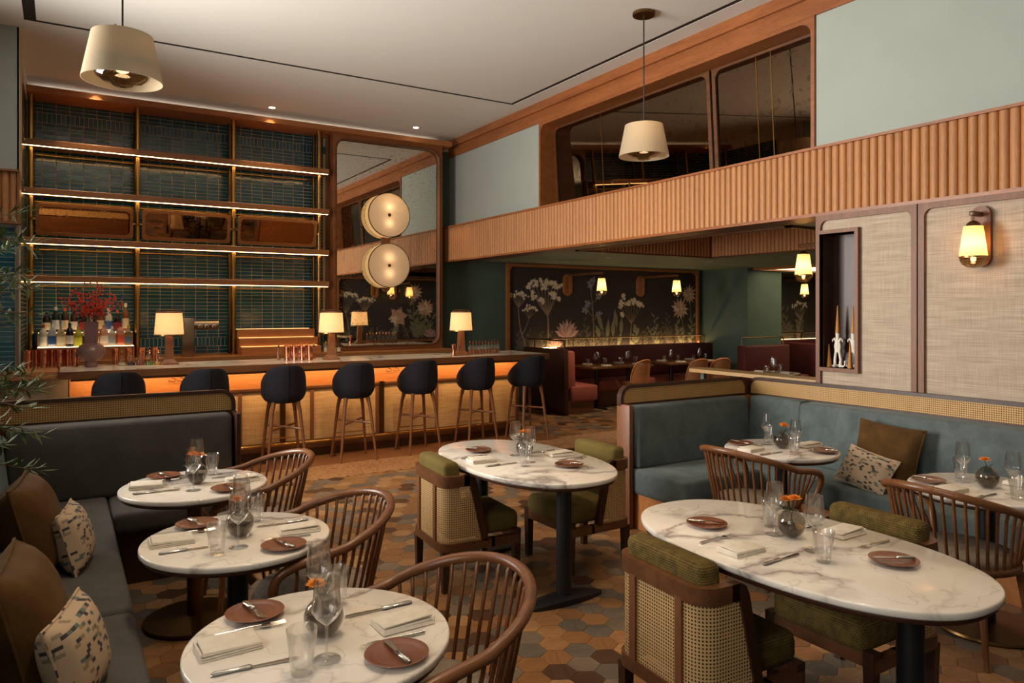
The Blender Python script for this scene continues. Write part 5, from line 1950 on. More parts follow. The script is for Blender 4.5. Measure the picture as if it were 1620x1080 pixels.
# ------------------------------------------------------------------ pendants
def make_pendant(label, x, y, zb, k):
    """k scales the shade; zb = height of the shade's lower rim"""
    t = thing('pendant_lamp', label, 'pendant lamp', (x, y, zb), 0, 'cloth shade pendants')
    r0, r1, h = 0.228 * k, 0.172 * k, 0.285 * k
    m = MB()
    m.lathe([(r0, 0), (r1, h), (r1 - 0.004, h), (r0 - 0.004, 0), (r0, 0)], 44, cap0=False, cap1=False)
    m.build('shade', M['shade_dim'], t)
    m = MB(); m.lathe([(r1 - 0.002, h - 0.004), (0.02, h - 0.002)], 40, cap0=False, cap1=False); m.build('top_disc', M['shade_dim'], t)
    m = MB(); m.lathe([(0.001, -0.030), (0.055, -0.026), (0.065, -0.010), (0.11, -0.002), (0.15, 0.025), (0.168, 0.07), (0.16, 0.11)], 36, cap1=False)
    m.build('glass_dome', M['amber_glass'], t, 1.0)
    m = MB(); m.lathe([(0.164, 0.11), (0.168, 0.122), (0.05, 0.13)], 30, cap0=False, cap1=False); m.build('dome_ring', M['dark_brass'], t)
    m = MB(); m.lathe([(0.001, 0.045), (0.035, 0.06), (0.04, 0.085), (0.001, 0.12)], 16); m.build('bulb', M['bulb'], t)
    m = MB(); m.tube([(0, 0, h - 0.01), (0, 0, ZC - zb - 0.02)], 0.006, 8); m.build('rod', M['black_metal'], t)
    m = MB(); m.tube([(-0.06, 0, h), (-0.055, 0, h + 0.05), (-0.04, 0, h + 0.062), (-0.01, 0, h + 0.03), (0, 0, h + 0.02)], 0.003, 6); m.build('cord_loop', M['black_metal'], t)
    m = MB(); m.lathe([(0.10, ZC - zb - 0.03), (0.105, ZC - zb - 0.025), (0.105, ZC - zb)], 30); m.build('canopy', M['dark_brass'], t)
    lamp_light('bulb_light', 'POINT', (x, y, zb + 0.16), 6.0, WARM2, shadow_soft_size=0.05)
    return t
make_pendant('cloth shade pendant lamp at upper left above the bar end', 0.318, 5.10, 3.115, 1.0)
make_pendant('cloth shade pendant lamp in front of the mirrored recess', 4.615, 5.12, 3.13, 1.02)

# recessed downlights
for i, (x, y, lab) in enumerate(((2.445, 10.20, 'recessed ceiling downlight above the middle of the bar shelving'), (4.57, 10.16, 'recessed ceiling downlight in front of the wall mirror'),
                                 (0.35, 10.20, 'recessed ceiling downlight above the left bar shelving'))):
    t = thing('downlight', lab, 'downlight', (x, y, ZC), 0, 'recessed ceiling downlights')
    m = MB(); m.lathe([(0.062, -0.004), (0.064, 0.0), (0.045, 0.0), (0.045, -0.003)], 24, cap0=False, cap1=False); m.build('trim_ring', M['ceiling'], t)
    m = MB(); m.lathe([(0.044, -0.002), (0.001, -0.003)], 20, cap0=False); m.build('lens', M['downlight'], t)
    lamp_light('downlight_beam', 'SPOT', (x, y, ZC - 0.02), 90, WARM2, spot_size=Rd(70), spot_blend=0.6, shadow_soft_size=0.04)
for x, y, e, nm in ((0.85, 2.2, 125, 'front left table'), (0.85, 3.4, 110, 'rear left tables'), (2.45, 2.0, 115, 'front right oval table'), (2.45, 4.0, 130, 'middle oval table'), (4.0, 3.2, 55, 'right corner table'), (4.0, 1.9, 55, 'right edge table'), (1.3, 5.5, 240, 'aisle behind the rear left table'), (2.9, 5.45, 260, 'aisle before the bar'), (4.3, 4.6, 200, 'aisle by the right banquette')):  # lamps added out of view to brighten tables, floor and bar front
    t = thing('downlight', 'recessed ceiling downlight straight above the %s, outside the picture' % nm, 'downlight', (x, y, ZC), 0, 'recessed dining downlights')
    m = MB(); m.lathe([(0.062, -0.004), (0.064, 0.0), (0.045, 0.0), (0.045, -0.003)], 24, cap0=False, cap1=False); m.build('trim_ring', M['ceiling'], t)
    lamp_light('downlight_beam', 'SPOT', (x, y, ZC - 0.02), e, WARM2, (Rd(32) if 'aisle' in nm else 0, 0, 0), spot_size=Rd(66), spot_blend=0.9, shadow_soft_size=0.09)

# ------------------------------------------------------------------ bell lamps: wall sconce and arm lamps
def bell_shade(t, cx, cy, zt, watts, s=1.0):
    """shade + glass bowl hanging with its cap top at zt (local)"""
    m = MB(); m.lathe([(0.001, 0.0), (0.02 * s, -0.004), (0.04 * s, -0.02 * s), (0.052 * s, -0.045 * s)], 20, (cx, cy, zt), cap0=False, cap1=False); m.build('cap', M['dark_brass'], t)
    z1 = zt - 0.04 * s; z0 = z1 - 0.215 * s
    m = MB(); m.lathe([(0.088 * s, z0), (0.060 * s, z1)], 28, (cx, cy, 0), cap0=False, cap1=False); m.build('shade', M['shade_wall'], t)
    pr = [(0.086 * s, 0), (0.084 * s, -0.025 * s), (0.070 * s, -0.052 * s), (0.042 * s, -0.072 * s), (0.001, -0.078 * s)]
    m = MB(); m.lathe([(r, z0 + z) for r, z in pr], 28, (cx, cy, 0), cap0=False, cap1=False); m.build('glass_bowl', M['amber_glass'], t)
    m = MB(); m.lathe([(0.090 * s, z0 - 0.006), (0.090 * s, z0 + 0.004), (0.085 * s, z0 + 0.004)], 28, (cx, cy, 0), cap0=False, cap1=False); m.build('collar', M['brass'], t)
    m = MB(); m.lathe([(0.001, z0 - 0.038 * s), (0.016 * s, z0 - 0.028 * s), (0.018 * s, z0 - 0.005), (0.001, z0 + 0.02 * s)], 14, (cx, cy, 0)); m.build('bulb', M['bulb'], t)
    L = t.location
    lamp_light('bulb_light', 'POINT', (L[0] + cx, L[1] + cy, L[2] + z0 + 0.09 * s), watts, WARM, shadow_soft_size=0.03)


sc_ = thing('wall_sconce', 'wooden wall sconce with glowing bell shade on the woven cloth panel', 'wall lamp', (5.285, 2.50, 1.99))
m = MB(); m.prism(rrect(-0.062, 0.062, 0.0, 0.41, 0.061, 10), -0.032, 0.0, 'x'); m.build('backplate', M['walnut_z'], sc_, 0.7)
m = MB(); m.rbox(-0.15, -0.025, -0.018, 0.018, 0.335, 0.368, 0.008, 2); m.build('arm', M['walnut'], sc_)
m = MB(); m.tube([(-0.125, 0, 0.34), (-0.125, 0, 0.30)], 0.006, 8); m.build('hanger', M['dark_brass'], sc_)
bell_shade(sc_, -0.125, 0.0, 0.305, 3.0, 0.95)


def arm_lamp(label, x, ywall, sign, zt=2.36, reach=1.0):
    t = thing('arm_lamp', label, 'wall lamp', (x, ywall, zt - 0.4), 0, 'arm lamps on the mural walls')
    m = MB(); m.ring(rrect(-0.095, 0.095, 0.0, 0.40, 0.094, 8), rrect(-0.03, 0.03, 0.06, 0.34, 0.029, 8), 0, sign * 0.035, 'y')
    m.prism(rrect(-0.09, 0.09, 0.005, 0.395, 0.089, 8), 0, sign * 0.02, 'y')
    m.build('backplate', M['shelf_wood'], t, 0.7)
    m = MB(); m.rbox(-0.02, 0.02, min(sign * 0.02, sign * (reach + 0.05)), max(sign * 0.02, sign * (reach + 0.05)), 0.35, 0.39, 0.008, 2); m.build('arm', M['walnut_y'], t)
    m = MB(); m.tube([(0, sign * reach, 0.355), (0, sign * reach, 0.32)], 0.006, 8); m.build('hanger', M['dark_brass'], t)
    bell_shade(t, 0, sign * reach, 0.32, 3.2, 1.0)
    return t


arm_lamp('bell shade lamp on a long arm, left one on the flower mural', 7.83, 10.744, -1)
arm_lamp('bell shade lamp on a long arm, right one on the flower mural', 9.58, 10.744, -1)
arm_lamp('larger looking bell shade lamp beside the niche wall edge', 6.58, 3.801, 1, 2.40, 1.05)
arm_lamp('bell shade lamp on the side room mural, seen in the bar mirror', 7.05, 3.801, 1, 2.36, 1.05)
arm_lamp('distant bell shade lamp seen past the green column', 13.25, 10.744, -1)

# ------------------------------------------------------------------ candles in the niche
M['wax'] = plain('wax', srgb(178, 116, 46), 0.5, var=0.1)
M['coral'] = plain('coral_white', srgb(226, 216, 202), 0.5)
def taper(t, x, y, z0, h, r, name='candle'):
    m = MB()
    n = 10; k = 26
    vs = []; fs = []
    for i in range(k + 1):
        f = i / k
        rr = lerp(r, 0.0035, f)
        for j in range(n):
            a = 2 * PI * j / n + f * 9.0
            q = rr * (1 + (0.16 if f > 0.3 else 0.04) * math.cos(2 * (a - f * 30)))
            vs.append((x + q * math.cos(a), y + q * math.sin(a), z0 + h * f))
    for i in range(k):
        for j in range(n):
            fs.append((i * n + j, i * n + (j + 1) % n, (i + 1) * n + (j + 1) % n, (i + 1) * n + j))
    fs += [tuple(range(n - 1, -1, -1)), tuple(k * n + j for j in range(n))]
    m.add(vs, fs)
    return m.build(name, M['wax'], t, 0.9)
def coral_holder(label, y, x, seed):
    r = random.Random(seed)
    t = thing('candlestick', label, 'candlestick', (x, y, NZ0))
    m = MB()
    for s in (-1, 1):
        m.tube([(0, s * 0.022, 0.0), (0.004, s * 0.026, 0.06), (0, s * 0.014, 0.13), (0, s * 0.02, 0.17), (0, s * 0.008, 0.22)], [0.013, 0.011, 0.011, 0.010, 0.011], 8)
        m.tube([(0, s * 0.01, 0.20), (0, s * 0.03, 0.235), (0, s * 0.042, 0.225), (0, s * 0.045, 0.205)], [0.009, 0.008, 0.007, 0.005], 7)
        m.tube([(0, s * 0.02, 0.012), (0, s * 0.05, 0.006), (0, s * 0.065, 0.02), (0, s * 0.062, 0.055)], [0.011, 0.009, 0.008, 0.005], 7)
        m.tube([(s * 0.01, 0, 0.012), (s * 0.04, 0, 0.008), (s * 0.045, 0, 0.03)], [0.01, 0.008, 0.005], 7)
    m.tube([(0, 0, 0.12), (0, 0, 0.275)], [0.012, 0.016], 10)
    m.build('coral_stand', M['coral'], t, 1.2)
    taper(t, 0, 0, 0.275, 0.225, 0.019)
    return t
coral_holder('white coral candlestick with tall twisted candle, left in the niche', 3.635, 5.365, 1)
coral_holder('white coral candlestick with tall twisted candle, right in the niche', 3.525, 5.405, 2)
t = thing('cone_candle', 'short amber cone candle at the left of the niche', 'candle', (5.345, 3.70, NZ0)); taper(t, 0, 0, 0, 0.185, 0.021, 'wax')
t = thing('cone_candle', 'amber twisted cone candle at the right front of the niche', 'candle', (5.335, 3.505, NZ0)); taper(t, 0, 0, 0, 0.21, 0.022, 'wax')

# ------------------------------------------------------------------ olive tree at the left edge
ot = thing('olive_tree', 'leafy olive tree reaching in at the left edge above the cane screen', 'tree', (-0.76, 4.40, 0))
m = MB(); m.lathe([(0.13, 0), (0.17, 0.05), (0.19, 0.45), (0.175, 0.45), (0.165, 0.40), (0.001, 0.40)], 28); m.build('pot', M['grey_stone'], ot)
r4 = random.Random(3)
m = MB()
m.tube([(0, 0, 0.38), (0.03, 0.02, 0.9), (-0.02, 0.0, 1.4), (0.02, -0.02, 2.0)], [0.035, 0.028, 0.022, 0.012], 8)
tips = []
for k in range(44):
    z = r4.uniform(0.95, 2.05)
    a = r4.uniform(-1.0, 0.9)
    L = r4.uniform(0.46, 0.74)
    p0 = Vector((0, 0, z)); p2 = Vector((math.cos(a) * L, math.sin(a) * L * 0.75, z + r4.uniform(-0.12, 0.32)))
    p1 = p0.lerp(p2, 0.5) + Vector((0, 0, 0.06))
    m.tube([p0, p1, p2], [0.008, 0.005, 0.002], 5)
    tips.append((p0, p1, p2))
m.build('trunk', M['walnut_z'], ot)
m = MB()
for p0, p1, p2 in tips:
    for k in range(46):
        f = r4.uniform(0.25, 1.05)
        b = p0.lerp(p1, min(1, f * 2)) if f < 0.5 else p1.lerp(p2, (f - 0.5) * 2)
        d = Vector((r4.gauss(0, 1), r4.gauss(0, 1), r4.gauss(0.1, 0.8))).normalized()
        ax = (p2 - p0).normalized()
        d = (d * 0.8 + ax * 0.7).normalized()
        L = r4.uniform(0.06, 0.10)
        s = d.cross(Vector((0, 0, 1))).normalized() * r4.uniform(0.007, 0.0105)
        up = s.cross(d).normalized() * 0.0025
        e = b + d * L; mid = b + d * L * 0.5
        m.add([tuple(b), tuple(mid - s), tuple(e), tuple(mid + s), tuple(mid + up)], [(0, 1, 4), (1, 2, 4), (2, 3, 4), (3, 0, 4)])
o = m.build('foliage', plain('olive_leaf', srgb(84, 98, 50), 0.7, var=0.3), ot, None); o['kind'] = 'stuff'

# ------------------------------------------------------------------ flower murals (flat print on the wall panels)
PAL = {'stem': plain('paint_stem', srgb(142, 122, 98), 0.8), 'cream': plain('paint_cream', srgb(222, 206, 176), 0.8), 'pink': plain('paint_pink', srgb(196, 160, 154), 0.8), 'rose': plain('paint_rose', srgb(204, 160, 132), 0.8),
       'sage': plain('paint_sage', srgb(126, 126, 98), 0.8), 'dull': plain('paint_dull', srgb(96, 88, 74), 0.8), 'blue': plain('paint_blue', srgb(132, 134, 142), 0.8), 'mauve': plain('paint_mauve', srgb(160, 126, 124), 0.8)}


class Paint:
    """flat painted shapes on a wall plane; s=+1 draws x to the right, plane offset along y"""
    def __init__(self, ywall, side):
        self.y = ywall; self.side = side; self.layers = {}; self.lv = 0
    def poly(self, col, pts):
        self.lv += 1
        d = self.y + self.side * (0.0010 + 0.0000035 * self.lv)
        mb = self.layers.setdefault(col, MB())
        mb.add([(x, d, z) for x, z in pts], [tuple(range(len(pts)))])
    def line(self, col, pts, w0, w1=None):
        w1 = w0 if w1 is None else w1
        n = len(pts)
        L = []; R = []
        for i, p in enumerate(pts):
            a = Vector(pts[max(0, i - 1)]); b = Vector(pts[min(n - 1, i + 1)])
            t = (b - a).normalized() if (b - a).length > 0 else Vector((0, 1))
            nr = Vector((-t.y, t.x)) * lerp(w0, w1, i / (n - 1)) / 2
            L.append((p[0] + nr.x, p[1] + nr.y)); R.append((p[0] - nr.x, p[1] - nr.y))
        self.lv += 1
        d = self.y + self.side * (0.0010 + 0.0000035 * self.lv)
        mb = self.layers.setdefault(col, MB())
        mb.add([(x, d, z) for x, z in L + R], [(i, i + 1, n + i + 1, n + i) for i in range(n - 1)])
    def curve(self, col, p0, p1, bend, w0, w1=None, n=8):
        a = Vector(p0); b = Vector(p1); c = (a + b) / 2 + Vector((bend, 0))
        pts = [tuple(a * (1 - t) ** 2 + c * 2 * t * (1 - t) + b * t * t) for t in [i / n for i in range(n + 1)]]
        self.line(col, pts, w0, w1)
        return pts
    def leaf(self, col, p, ang, L, w):
        d = Vector((math.cos(ang), math.sin(ang))); s = Vector((-d.y, d.x)) * w / 2; p = Vector(p)
        self.poly(col, [tuple(p), tuple(p + d * L * 0.3 - s * 0.8), tuple(p + d * L * 0.55 - s), tuple(p + d * L), tuple(p + d * L * 0.55 + s), tuple(p + d * L * 0.3 + s * 0.8)])
    def tuft(self, col, p, r, rr, n=6):
        for k in range(n):
            self.leaf(col, p, 2 * PI * k / n + rr.uniform(-0.3, 0.3), r * rr.uniform(0.7, 1.1), r * 0.5)
    def umbel(self, base, hub, head_c, rad, nray, rr, col='cream', spread=1.0, tuft=0.05, w=0.028):
        self.curve('stem', base, hub, rr.uniform(-0.05, 0.05), w, w * 0.7)
        for k in range(nray):
            f = (k + 0.5) / nray * 2 - 1
            a = f * 1.05 * spread
            e = (head_c[0] + rad * math.sin(a), head_c[1] + rad * 0.55 * math.cos(a) - rad * 0.1 + rr.uniform(-0.03, 0.03))
            self.curve('stem', hub, e, 0.10 * f * rad, w * 0.45, w * 0.28)
            for q in range(4):
                self.tuft(col, (e[0] + rr.uniform(-1, 1) * tuft * 1.2, e[1] + rr.uniform(-0.5, 1) * tuft * 1.1), tuft * 0.75, rr, 5)
    def lotus(self, base, c, r, rr, col='pink'):
        self.line('sage', [base, c], 0.025)
        for ring_, (n, L, sp) in enumerate(((9, 1.0, 1.15), (7, 0.95, 0.8), (5, 0.9, 0.45))):
            for k in range(n):
                f = (k / (n - 1)) * 2 - 1
                self.leaf('mauve' if (k + ring_) % 2 else col, c, PI / 2 - f * sp, r * L * (1 - 0.12 * abs(f)), r * 0.30)
    def protea(self, base, c, r, rr):
        self.curve('sage', base, c, rr.uniform(-0.1, 0.1), 0.022, 0.014)
        for ring_ in range(4):
            n = 13 - ring_ * 2
            for k in range(n):
                self.leaf('rose' if (k + ring_) % 3 else 'cream', c, 2 * PI * k / n + ring_ * 0.3, r * (1 - 0.2 * ring_) * rr.uniform(0.85, 1.1), r * 0.26)
    def foliage(self, base, top, n, rr, L=0.16, w=0.05, col='sage', bend=0.0):
        pts = self.curve(col, base, top, bend, 0.016, 0.006, 10)
        for k in range(n):
            p = pts[int(lerp(1, 9, k / max(1, n - 1)))]
            s = 1 if k % 2 else -1
            self.leaf(col, p, PI / 2 - s * rr.uniform(0.5, 1.0), L * rr.uniform(0.7, 1.1), w)
    def finish(self, parent):
        for col, mb in self.layers.items():
            o = mb.build('painted_flowers', PAL[col], None, None, uvmode=None)
            child_world(o, parent)
            o['kind'] = 'stuff'


def mural(name_label, x0, x1, y, side, z0=0.95, z1=2.455):
    t = thing('flower_mural', name_label, 'mural', ((x0 + x1) / 2, y, z0))
    m = MB(); m.box(x0, x1, y, y - side * 0.04, z0, z1); W(m, 'panel', M['mural_bg'], t, None)
    m = MB(); m.ring(rrect(x0 - 0.05, x1 + 0.05, z0 - 0.05, z1 + 0.05, 0.001, 6), rrect(x0, x1, z0, z1, 0.10, 6), y - side * 0.03, y + side * 0.05, 'y')
    W(m, 'frame', M['shelf_wood'], t, 0.7)
    return t


rr = random.Random(4)
mu = mural('dark mural of pale wildflowers above the booth, framed in wood', 6.58, 11.10, 10.745, -1)
P = Paint(10.745, -1)
for k in range(34):
    x = rr.uniform(6.65, 11.0)
    P.foliage((x, 0.98), (x + rr.uniform(-0.08, 0.08), 0.98 + rr.uniform(0.12, 0.38)), 6, rr, 0.09, 0.03, 'dull')
P.curve('stem', (6.95, 0.97), (6.855, 1.257), 0.02, 0.025); P.umbel((6.855, 1.257), (6.78, 1.74), (6.80, 1.88), 0.19, 9, rr, tuft=0.04)
P.umbel((6.855, 1.257), (7.0, 1.55), (7.02, 1.66), 0.15, 6, rr, tuft=0.04, w=0.02)
P.umbel((7.39, 0.97), (7.40, 1.587), (7.32, 2.0), 0.40, 9, rr, tuft=0.065, w=0.045)
for q in ((7.10, 1.95), (7.33, 2.12), (7.25, 1.86), (7.52, 1.98), (7.62, 1.95)):
    for k in range(5):
        P.tuft('cream', (q[0] + rr.uniform(-0.07, 0.07), q[1] + rr.uniform(-0.06, 0.06)), 0.055, rr, 5)
P.lotus((7.82, 0.97), (7.825, 1.20), 0.34, rr)
P.lotus((7.56, 0.97), (7.56, 1.02), 0.20, rr)
P.curve('stem', (8.44, 0.97), (8.36, 2.15), 0.06, 0.03, 0.012)
for q in ((8.35, 2.17), (8.42, 2.25), (8.55, 1.95), (8.30, 1.82), (8.56, 1.62), (8.24, 1.70)):
    P.curve('stem', (8.40, q[1] - 0.12), q, 0.05, 0.012, 0.006)
    P.tuft('blue', q, 0.10, rr, 5)
for x, z, b in ((8.20, 1.55, -0.05), (8.28, 1.35, -0.03), (8.55, 1.5, 0.08)):
    P.foliage((8.42, 0.98), (x, z), 8, rr, 0.12, 0.035, 'dull', b)
for x, z, L in ((8.66, 1.30, 0.40), (8.76, 1.10, 0.45), (8.90, 1.18, 0.36), (9.0, 1.35, 0.38), (9.10, 1.22, 0.34), (9.02, 1.0, 0.3), (8.6, 1.15, 0.3)):
    P.line('dull', [(8.80, 0.97), (x, z)], 0.014); P.leaf('sage', (x, z), PI / 2 + rr.uniform(-0.35, 0.35) + (0.5 - (x - 8.4)) * 0.3, L, 0.10)
P.umbel((9.33, 0.97), (9.36, 1.43), (9.36, 1.70), 0.32, 7, rr, tuft=0.05, w=0.028)
for q in ((9.12, 1.62), (9.12, 1.82), (9.28, 1.86), (9.42, 1.85), (9.56, 1.82), (9.16, 1.97)):
    for k in range(4):
        P.tuft('cream', (q[0] + rr.uniform(-0.03, 0.03), q[1] + rr.uniform(-0.05, 0.05)), 0.06, rr, 5)
P.foliage((9.42, 0.98), (9.50, 1.35), 9, rr, 0.16, 0.07, 'sage')
for x, z in ((9.95, 1.62), (9.80, 1.35), (10.2, 1.45), (10.30, 1.65), (10.15, 1.25)):
    P.foliage((10.05 if x < 10.1 else 10.35, 0.98), (x, z), 11, rr, 0.13, 0.035, 'dull' if x > 10.1 else 'sage')
P.protea((10.75, 0.97), (10.65, 1.72), 0.24, rr)
P.protea((10.95, 0.97), (10.90, 2.02), 0.22, rr)
P.foliage((10.72, 0.98), (10.55, 1.45), 8, rr, 0.2, 0.07, 'sage')
P.foliage((10.95, 0.98), (11.02, 1.6), 8, rr, 0.2, 0.06, 'sage')
P.finish(mu)

mv = mural('dark flower mural on the side room wall, seen in the bar mirror', 5.66, 8.30, 3.80, 1)
P = Paint(3.80, 1)
for k in range(20):
    x = rr.uniform(5.75, 8.2)
    P.foliage((x, 0.98), (x + rr.uniform(-0.08, 0.08), 0.98 + rr.uniform(0.12, 0.35)), 6, rr, 0.1, 0.035, 'dull')
P.umbel((5.95, 0.97), (5.85, 1.6), (5.83, 1.95), 0.30, 8, rr, tuft=0.055)
P.umbel((6.20, 0.97), (6.33, 1.65), (6.34, 1.85), 0.24, 8, rr, tuft=0.05)
P.curve('sage', (7.5, 0.97), (7.25, 1.5), 0.03, 0.022)
for k in range(6):
    P.leaf('rose', (7.20, 1.52), 2 * PI * k / 6 + 0.2, 0.27, 0.17)
for k in range(5):
    P.leaf('cream', (7.10, 1.46), 2 * PI * k / 5, 0.12, 0.09)
P.leaf('sage', (7.05, 1.02), 1.1, 0.36, 0.16)
P.protea((7.72, 0.97), (7.64, 2.15), 0.24, rr)
P.protea((7.85, 0.97), (7.95, 1.74), 0.28, rr)
for x, z in ((7.5, 1.9), (7.8, 1.5), (8.1, 1.3), (7.6, 1.2), (8.2, 1.5)):
    P.foliage((7.75, 0.98), (x, z), 8, rr, 0.24, 0.09, 'sage')
P.lotus((8.1, 0.97), (8.1, 1.0), 0.25, rr)
P.finish(mv)

mw = mural('dim flower mural in the farther room past the green column', 12.60, 16.0, 10.745, -1)
P = Paint(10.745, -1)
for k in range(26):
    x = rr.uniform(12.7, 15.9)
    P.foliage((x, 0.98), (x + rr.uniform(-0.1, 0.1), 0.98 + rr.uniform(0.2, 0.8)), 8, rr, 0.22, 0.07, rr.choice(('dull', 'sage')))
P.curve('stem', (13.45, 0.97), (13.4, 2.1), 0.06, 0.03, 0.012)
for q in ((13.4, 2.15), (13.55, 1.9), (13.3, 1.75)):
    P.tuft('blue', q, 0.12, rr, 5)
P.umbel((14.4, 0.97), (14.45, 1.45), (14.45, 1.7), 0.3, 7, rr)
P.finish(mw)

# ------------------------------------------------------------------ booth along the mural
bo = thing('booth', 'maroon leather booth below the flower mural with pink end seat and brass rail', 'booth', (8.9, 10.2, 0))
m = MB(); m.box(6.88, 11.25, 10.0, 10.70, 0, 0.28); m.box(6.98, 7.50, 9.54, 10.0, 0, 0.22)
W(m, 'plinth', M['walnut'], bo, None)
m = MB(); m.rbox(7.50, 11.25, 9.98, 10.60, 0.27, 0.46, 0.03, 2); W(m, 'seat', M['pink_leather'], bo, 1.0)
m = MB(); m.rbox(7.50, 11.25, 10.44, 10.66, 0.46, 1.035, 0.03, 2); W(m, 'backrest', M['maroon'], bo, 1.0)
m = MB(); m.rbox(7.02, 7.56, 9.50, 10.64, 0.20, 0.46, 0.03, 2); W(m, 'end_seat', M['pink_leather'], bo, 1.0)
m = MB(); m.rbox(6.93, 7.12, 9.52, 10.64, 0.40, 1.03, 0.03, 2, slant(0.06, 0, 0.40, 1.03, -0.3)); W(m, 'end_backrest', M['pink_leather'], bo, 1.0)
m = MB(); m.rbox(6.86, 6.94, 9.48, 10.70, 0.0, 1.06, 0.012, 2); W(m, 'end_panel', M['dark_wood'], bo)
m = MB(); m.box(7.05, 11.25, 10.665, 10.68, 1.015, 1.03); W(m, 'led_strip', emitter('booth_led', (1.0, 0.62, 0.26, 1), 26.0), bo, None)
def rail(parent, pts, posts):
    m = MB(); m.tube(pts, 0.013, 8)
    for p in posts:
        m.tube([(p[0], p[1], 1.0), (p[0], p[1], pts[0][2])], 0.010, 8)
    W(m, 'rail', M['dark_brass'], parent)
rail(bo, [(6.90, 10.62, 1.20), (6.90, 9.60, 1.20), (6.90, 9.55, 1.185), (6.90, 9.55, 1.05)], [(6.90, 10.62)])
rail(bo, [(7.0, 10.56, 1.19), (11.15, 10.56, 1.19)], [(7.0 + k * 0.83, 10.56) for k in range(6)])
bo2 = thing('booth', 'maroon booth wing in front of the green column', 'booth', (11.9, 9.3, 0))
m = MB(); m.rbox(10.9, 12.2, 9.30, 9.50, 0.25, 1.02, 0.03, 2); W(m, 'backrest', M['maroon'], bo2, 1.0)
m = MB(); m.rbox(10.9, 12.2, 8.85, 9.32, 0.25, 0.46, 0.03, 2); W(m, 'seat', M['maroon'], bo2, 1.0)
m = MB(); m.box(10.9, 12.2, 8.95, 9.5, 0.0, 0.25); W(m, 'plinth', M['dark_wood'], bo2, None)
rail(bo2, [(10.95, 9.42, 1.17), (12.1, 9.42, 1.17), (12.15, 9.42, 1.155), (12.15, 9.42, 1.0)], [(10.95, 9.42)])
bo3 = thing('booth', 'dark leather booth in the farther room past the green column', 'booth', (13.6, 9.6, 0))
m = MB(); m.rbox(13.2, 13.42, 8.9, 10.6, 0.2, 1.0, 0.04, 2); W(m, 'wing', M['maroon'], bo3, 1.0)
m = MB(); m.rbox(13.2, 16.2, 10.44, 10.66, 0.46, 1.035, 0.03, 2); m.rbox(13.4, 16.2, 9.98, 10.60, 0.0, 0.46, 0.03, 2); W(m, 'backrest', M['maroon'], bo3, 1.0)
m = MB(); m.box(12.4, 16.2, 10.66, 10.675, 1.03, 1.045); W(m, 'led_strip', emitter('booth_led_far', (1.0, 0.62, 0.26, 1), 6.0), bo3, None)
rail(bo3, [(12.45, 10.56, 1.19), (16.1, 10.56, 1.19)], [(12.45 + k * 0.9, 10.56) for k in range(5)])

def side_table(label, x, y, w_, d_, round_=False):
    t = thing('bistro_table', label, 'table', (x, y, 0), 0, 'dark side room tables')
    m = MB()
    if round_:
        slab(m, superellipse(w_ / 2, d_ / 2, 2), 0.705, 0.74, 0.005)
    else:
        m.rbox(-w_ / 2, w_ / 2, -d_ / 2, d_ / 2, 0.70, 0.74, 0.006, 1)
    m.build('top', M['walnut'], t, 0.7)
    m = MB(); m.lathe([(0.035, 0.02), (0.035, 0.70)], 16); m.build('column', M['black_metal'], t)
    m = MB(); m.box(-0.25, 0.25, -0.03, 0.03, 0, 0.025); m.box(-0.03, 0.03, -0.25, 0.25, 0, 0.025); m.build('base', M['black_metal'], t, None)
side_table('dark bistro table nearest the pink booth end', 7.87, 9.93, 0.66, 0.62)
side_table('dark bistro table pushed beside the one at the pink booth end', 8.58, 9.93, 0.66, 0.62)
side_table('dark bistro table behind the middle tan chair', 9.62, 9.93, 0.66, 0.62)
side_table('dark bistro table at the far end of the mural booth', 10.35, 9.93, 0.66, 0.62)
side_table('round bistro table beyond the oak ledge', 9.25, 7.35, 0.78, 0.78, True)
far_items = []
for n_, (x, y, tn) in enumerate(((7.87, 9.93, 'bistro table by the pink booth end'), (8.58, 9.93, 'second bistro table under the mural'), (9.62, 9.93, 'third bistro table under the mural'), (10.35, 9.93, 'fourth bistro table under the mural'), (9.25, 7.35, 'round bistro table beyond the oak ledge'))):
    for s in (0, 1):
        who = ('mural side', 'aisle side')[s]
        sg = 1 if s == 0 else -1
        put('wine', 'wine glass on the %s of the %s' % (who, tn), (x + 0.13 * sg, y + sg * 0.12, 0.7405), 0)
        put('napkin', 'folded napkin on the %s of the %s' % (who, tn), (x - 0.05 * sg, y + sg * 0.20, 0.7405), PI / 2)
        put('tumbler', 'water tumbler on the %s of the %s' % (who, tn), (x + 0.22 * sg, y + sg * 0.05, 0.7405), 0.3)


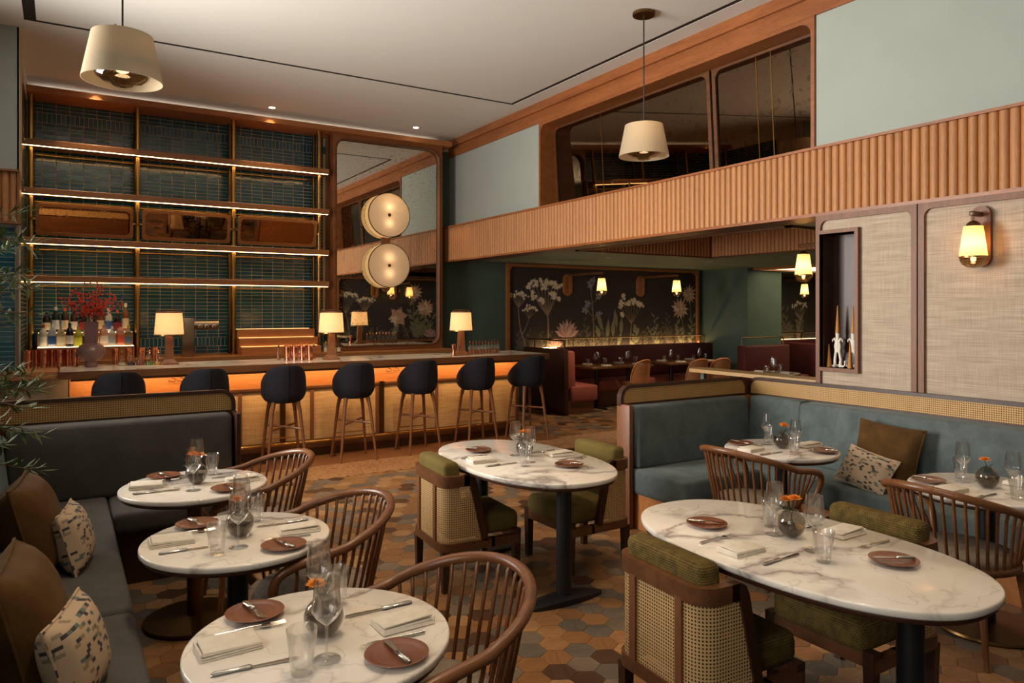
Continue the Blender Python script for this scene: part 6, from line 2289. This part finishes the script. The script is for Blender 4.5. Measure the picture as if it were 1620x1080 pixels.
def far_chair(label, x, y, rz, first=[None]):
    if first[0] is None:
        t = empty('tan_cane_chair')
        # faces +y; backrest on -y
        out = []
        n = 12
        vs = []; fs = []; uv = []
        for i in range(n + 1):
            a = lerp(-1.15, 1.15, i / n)
            for j in range(6):
                f = j / 5
                lim = 1 - 0.32 * f ** 3
                aa = a * lim
                top = 0.86 - 0.05 * (a / 1.15) ** 2
                vs.append((0.235 * math.sin(aa), -0.225 * math.cos(aa) - 0.03 * f, lerp(0.47, top, f)))
        for i in range(n):
            for j in range(5):
                q = i * 6 + j
                fs.append((q, q + 6, q + 7, q + 1))
        m = MB(); m.add(vs, fs); m.build('backrest', M['tan_cane'], t, 2.0)
        edge = [vs[j] for j in range(6)] + [vs[i * 6 + 5] for i in range(1, n)] + [vs[n * 6 + 5 - j] for j in range(6)]
        m = MB(); m.tube(edge, 0.013, 8); m.build('back_frame', M['oak'], t, 1.2)
        m = MB(); m.lathe([(0.001, 0.43), (0.20, 0.43), (0.225, 0.45), (0.215, 0.47), (0.001, 0.475)], 28); m.build('seat', M['walnut'], t, 1.0)
        for sx, sy in ((1, 1), (1, -1), (-1, 1), (-1, -1)):
            m = MB(); m.tube([(sx * 0.14, sy * 0.14, 0.44), (sx * 0.20, sy * 0.20, 0.0)], [0.016, 0.011], 8); m.build('leg', M['oak'], t)
        first[0] = t; o = t
    else:
        o = copy_tree(first[0])
    o.location = (x, y, 0); o.rotation_euler = (0, 0, rz)
    tag(o, label, 'chair', 'tan cane chairs in the side room')
far_chair('tan rounded cane chair nearest the pink booth', 8.30, 9.42, 0.1)
far_chair('tan rounded cane chair, middle of three by the mural tables', 9.28, 9.05, -0.15)
far_chair('tan rounded cane chair, right of three by the mural tables', 9.80, 9.02, -0.2)
oc = thing('lounge_chair', 'low olive upholstered chair beyond the oak ledge', 'chair', (9.55, 6.75, 0), 0.2)
m = MB(); m.rbox(-0.26, 0.26, -0.25, 0.25, 0.28, 0.46, 0.04, 2); m.build('seat', M['olive_plain'], oc, 1.0)
m = MB(); m.rbox(-0.27, 0.27, -0.30, -0.20, 0.28, 0.84, 0.04, 2); m.build('backrest', M['olive_plain'], oc, 1.0)
for sx in (-1, 1):
    for sy in (-1, 1):
        m = MB(); m.tube([(sx * 0.21, sy * 0.20, 0.3), (sx * 0.22, sy * 0.22, 0)], 0.016, 8); m.build('leg', M['dark_wood'], oc)

# light of the side room: downlights in its ceiling
for x, y, e, nm in ((7.3, 8.9, 110, 'the pink booth end'), (9.4, 8.8, 110, 'the tan cane chairs'), (11.2, 7.6, 110, 'the aisle by the column'), (7.4, 6.2, 80, 'the coffer'), (10.0, 6.0, 40, 'the olive lounge chair'), (13.5, 7.0, 16, 'the farther room')):
    z = 3.03 if (6.0 < x < 8.5 and 4.6 < y < 7.9) else 2.52
    t = thing('downlight', 'small recessed ceiling downlight of the side room above %s' % nm, 'downlight', (x, y, z), 0, 'side room downlights')
    m = MB(); m.lathe([(0.05, -0.003), (0.052, 0.0), (0.036, 0.0), (0.036, -0.003)], 20, cap0=False, cap1=False); m.build('trim_ring', M['ceiling'], t)
    lamp_light('downlight_beam', 'SPOT', (x, y, z - 0.02), e, WARM2, spot_size=Rd(95), spot_blend=0.8, shadow_soft_size=0.04)

# cream coffer ceiling, its cove light painted as glow, oak surround, beyond the column
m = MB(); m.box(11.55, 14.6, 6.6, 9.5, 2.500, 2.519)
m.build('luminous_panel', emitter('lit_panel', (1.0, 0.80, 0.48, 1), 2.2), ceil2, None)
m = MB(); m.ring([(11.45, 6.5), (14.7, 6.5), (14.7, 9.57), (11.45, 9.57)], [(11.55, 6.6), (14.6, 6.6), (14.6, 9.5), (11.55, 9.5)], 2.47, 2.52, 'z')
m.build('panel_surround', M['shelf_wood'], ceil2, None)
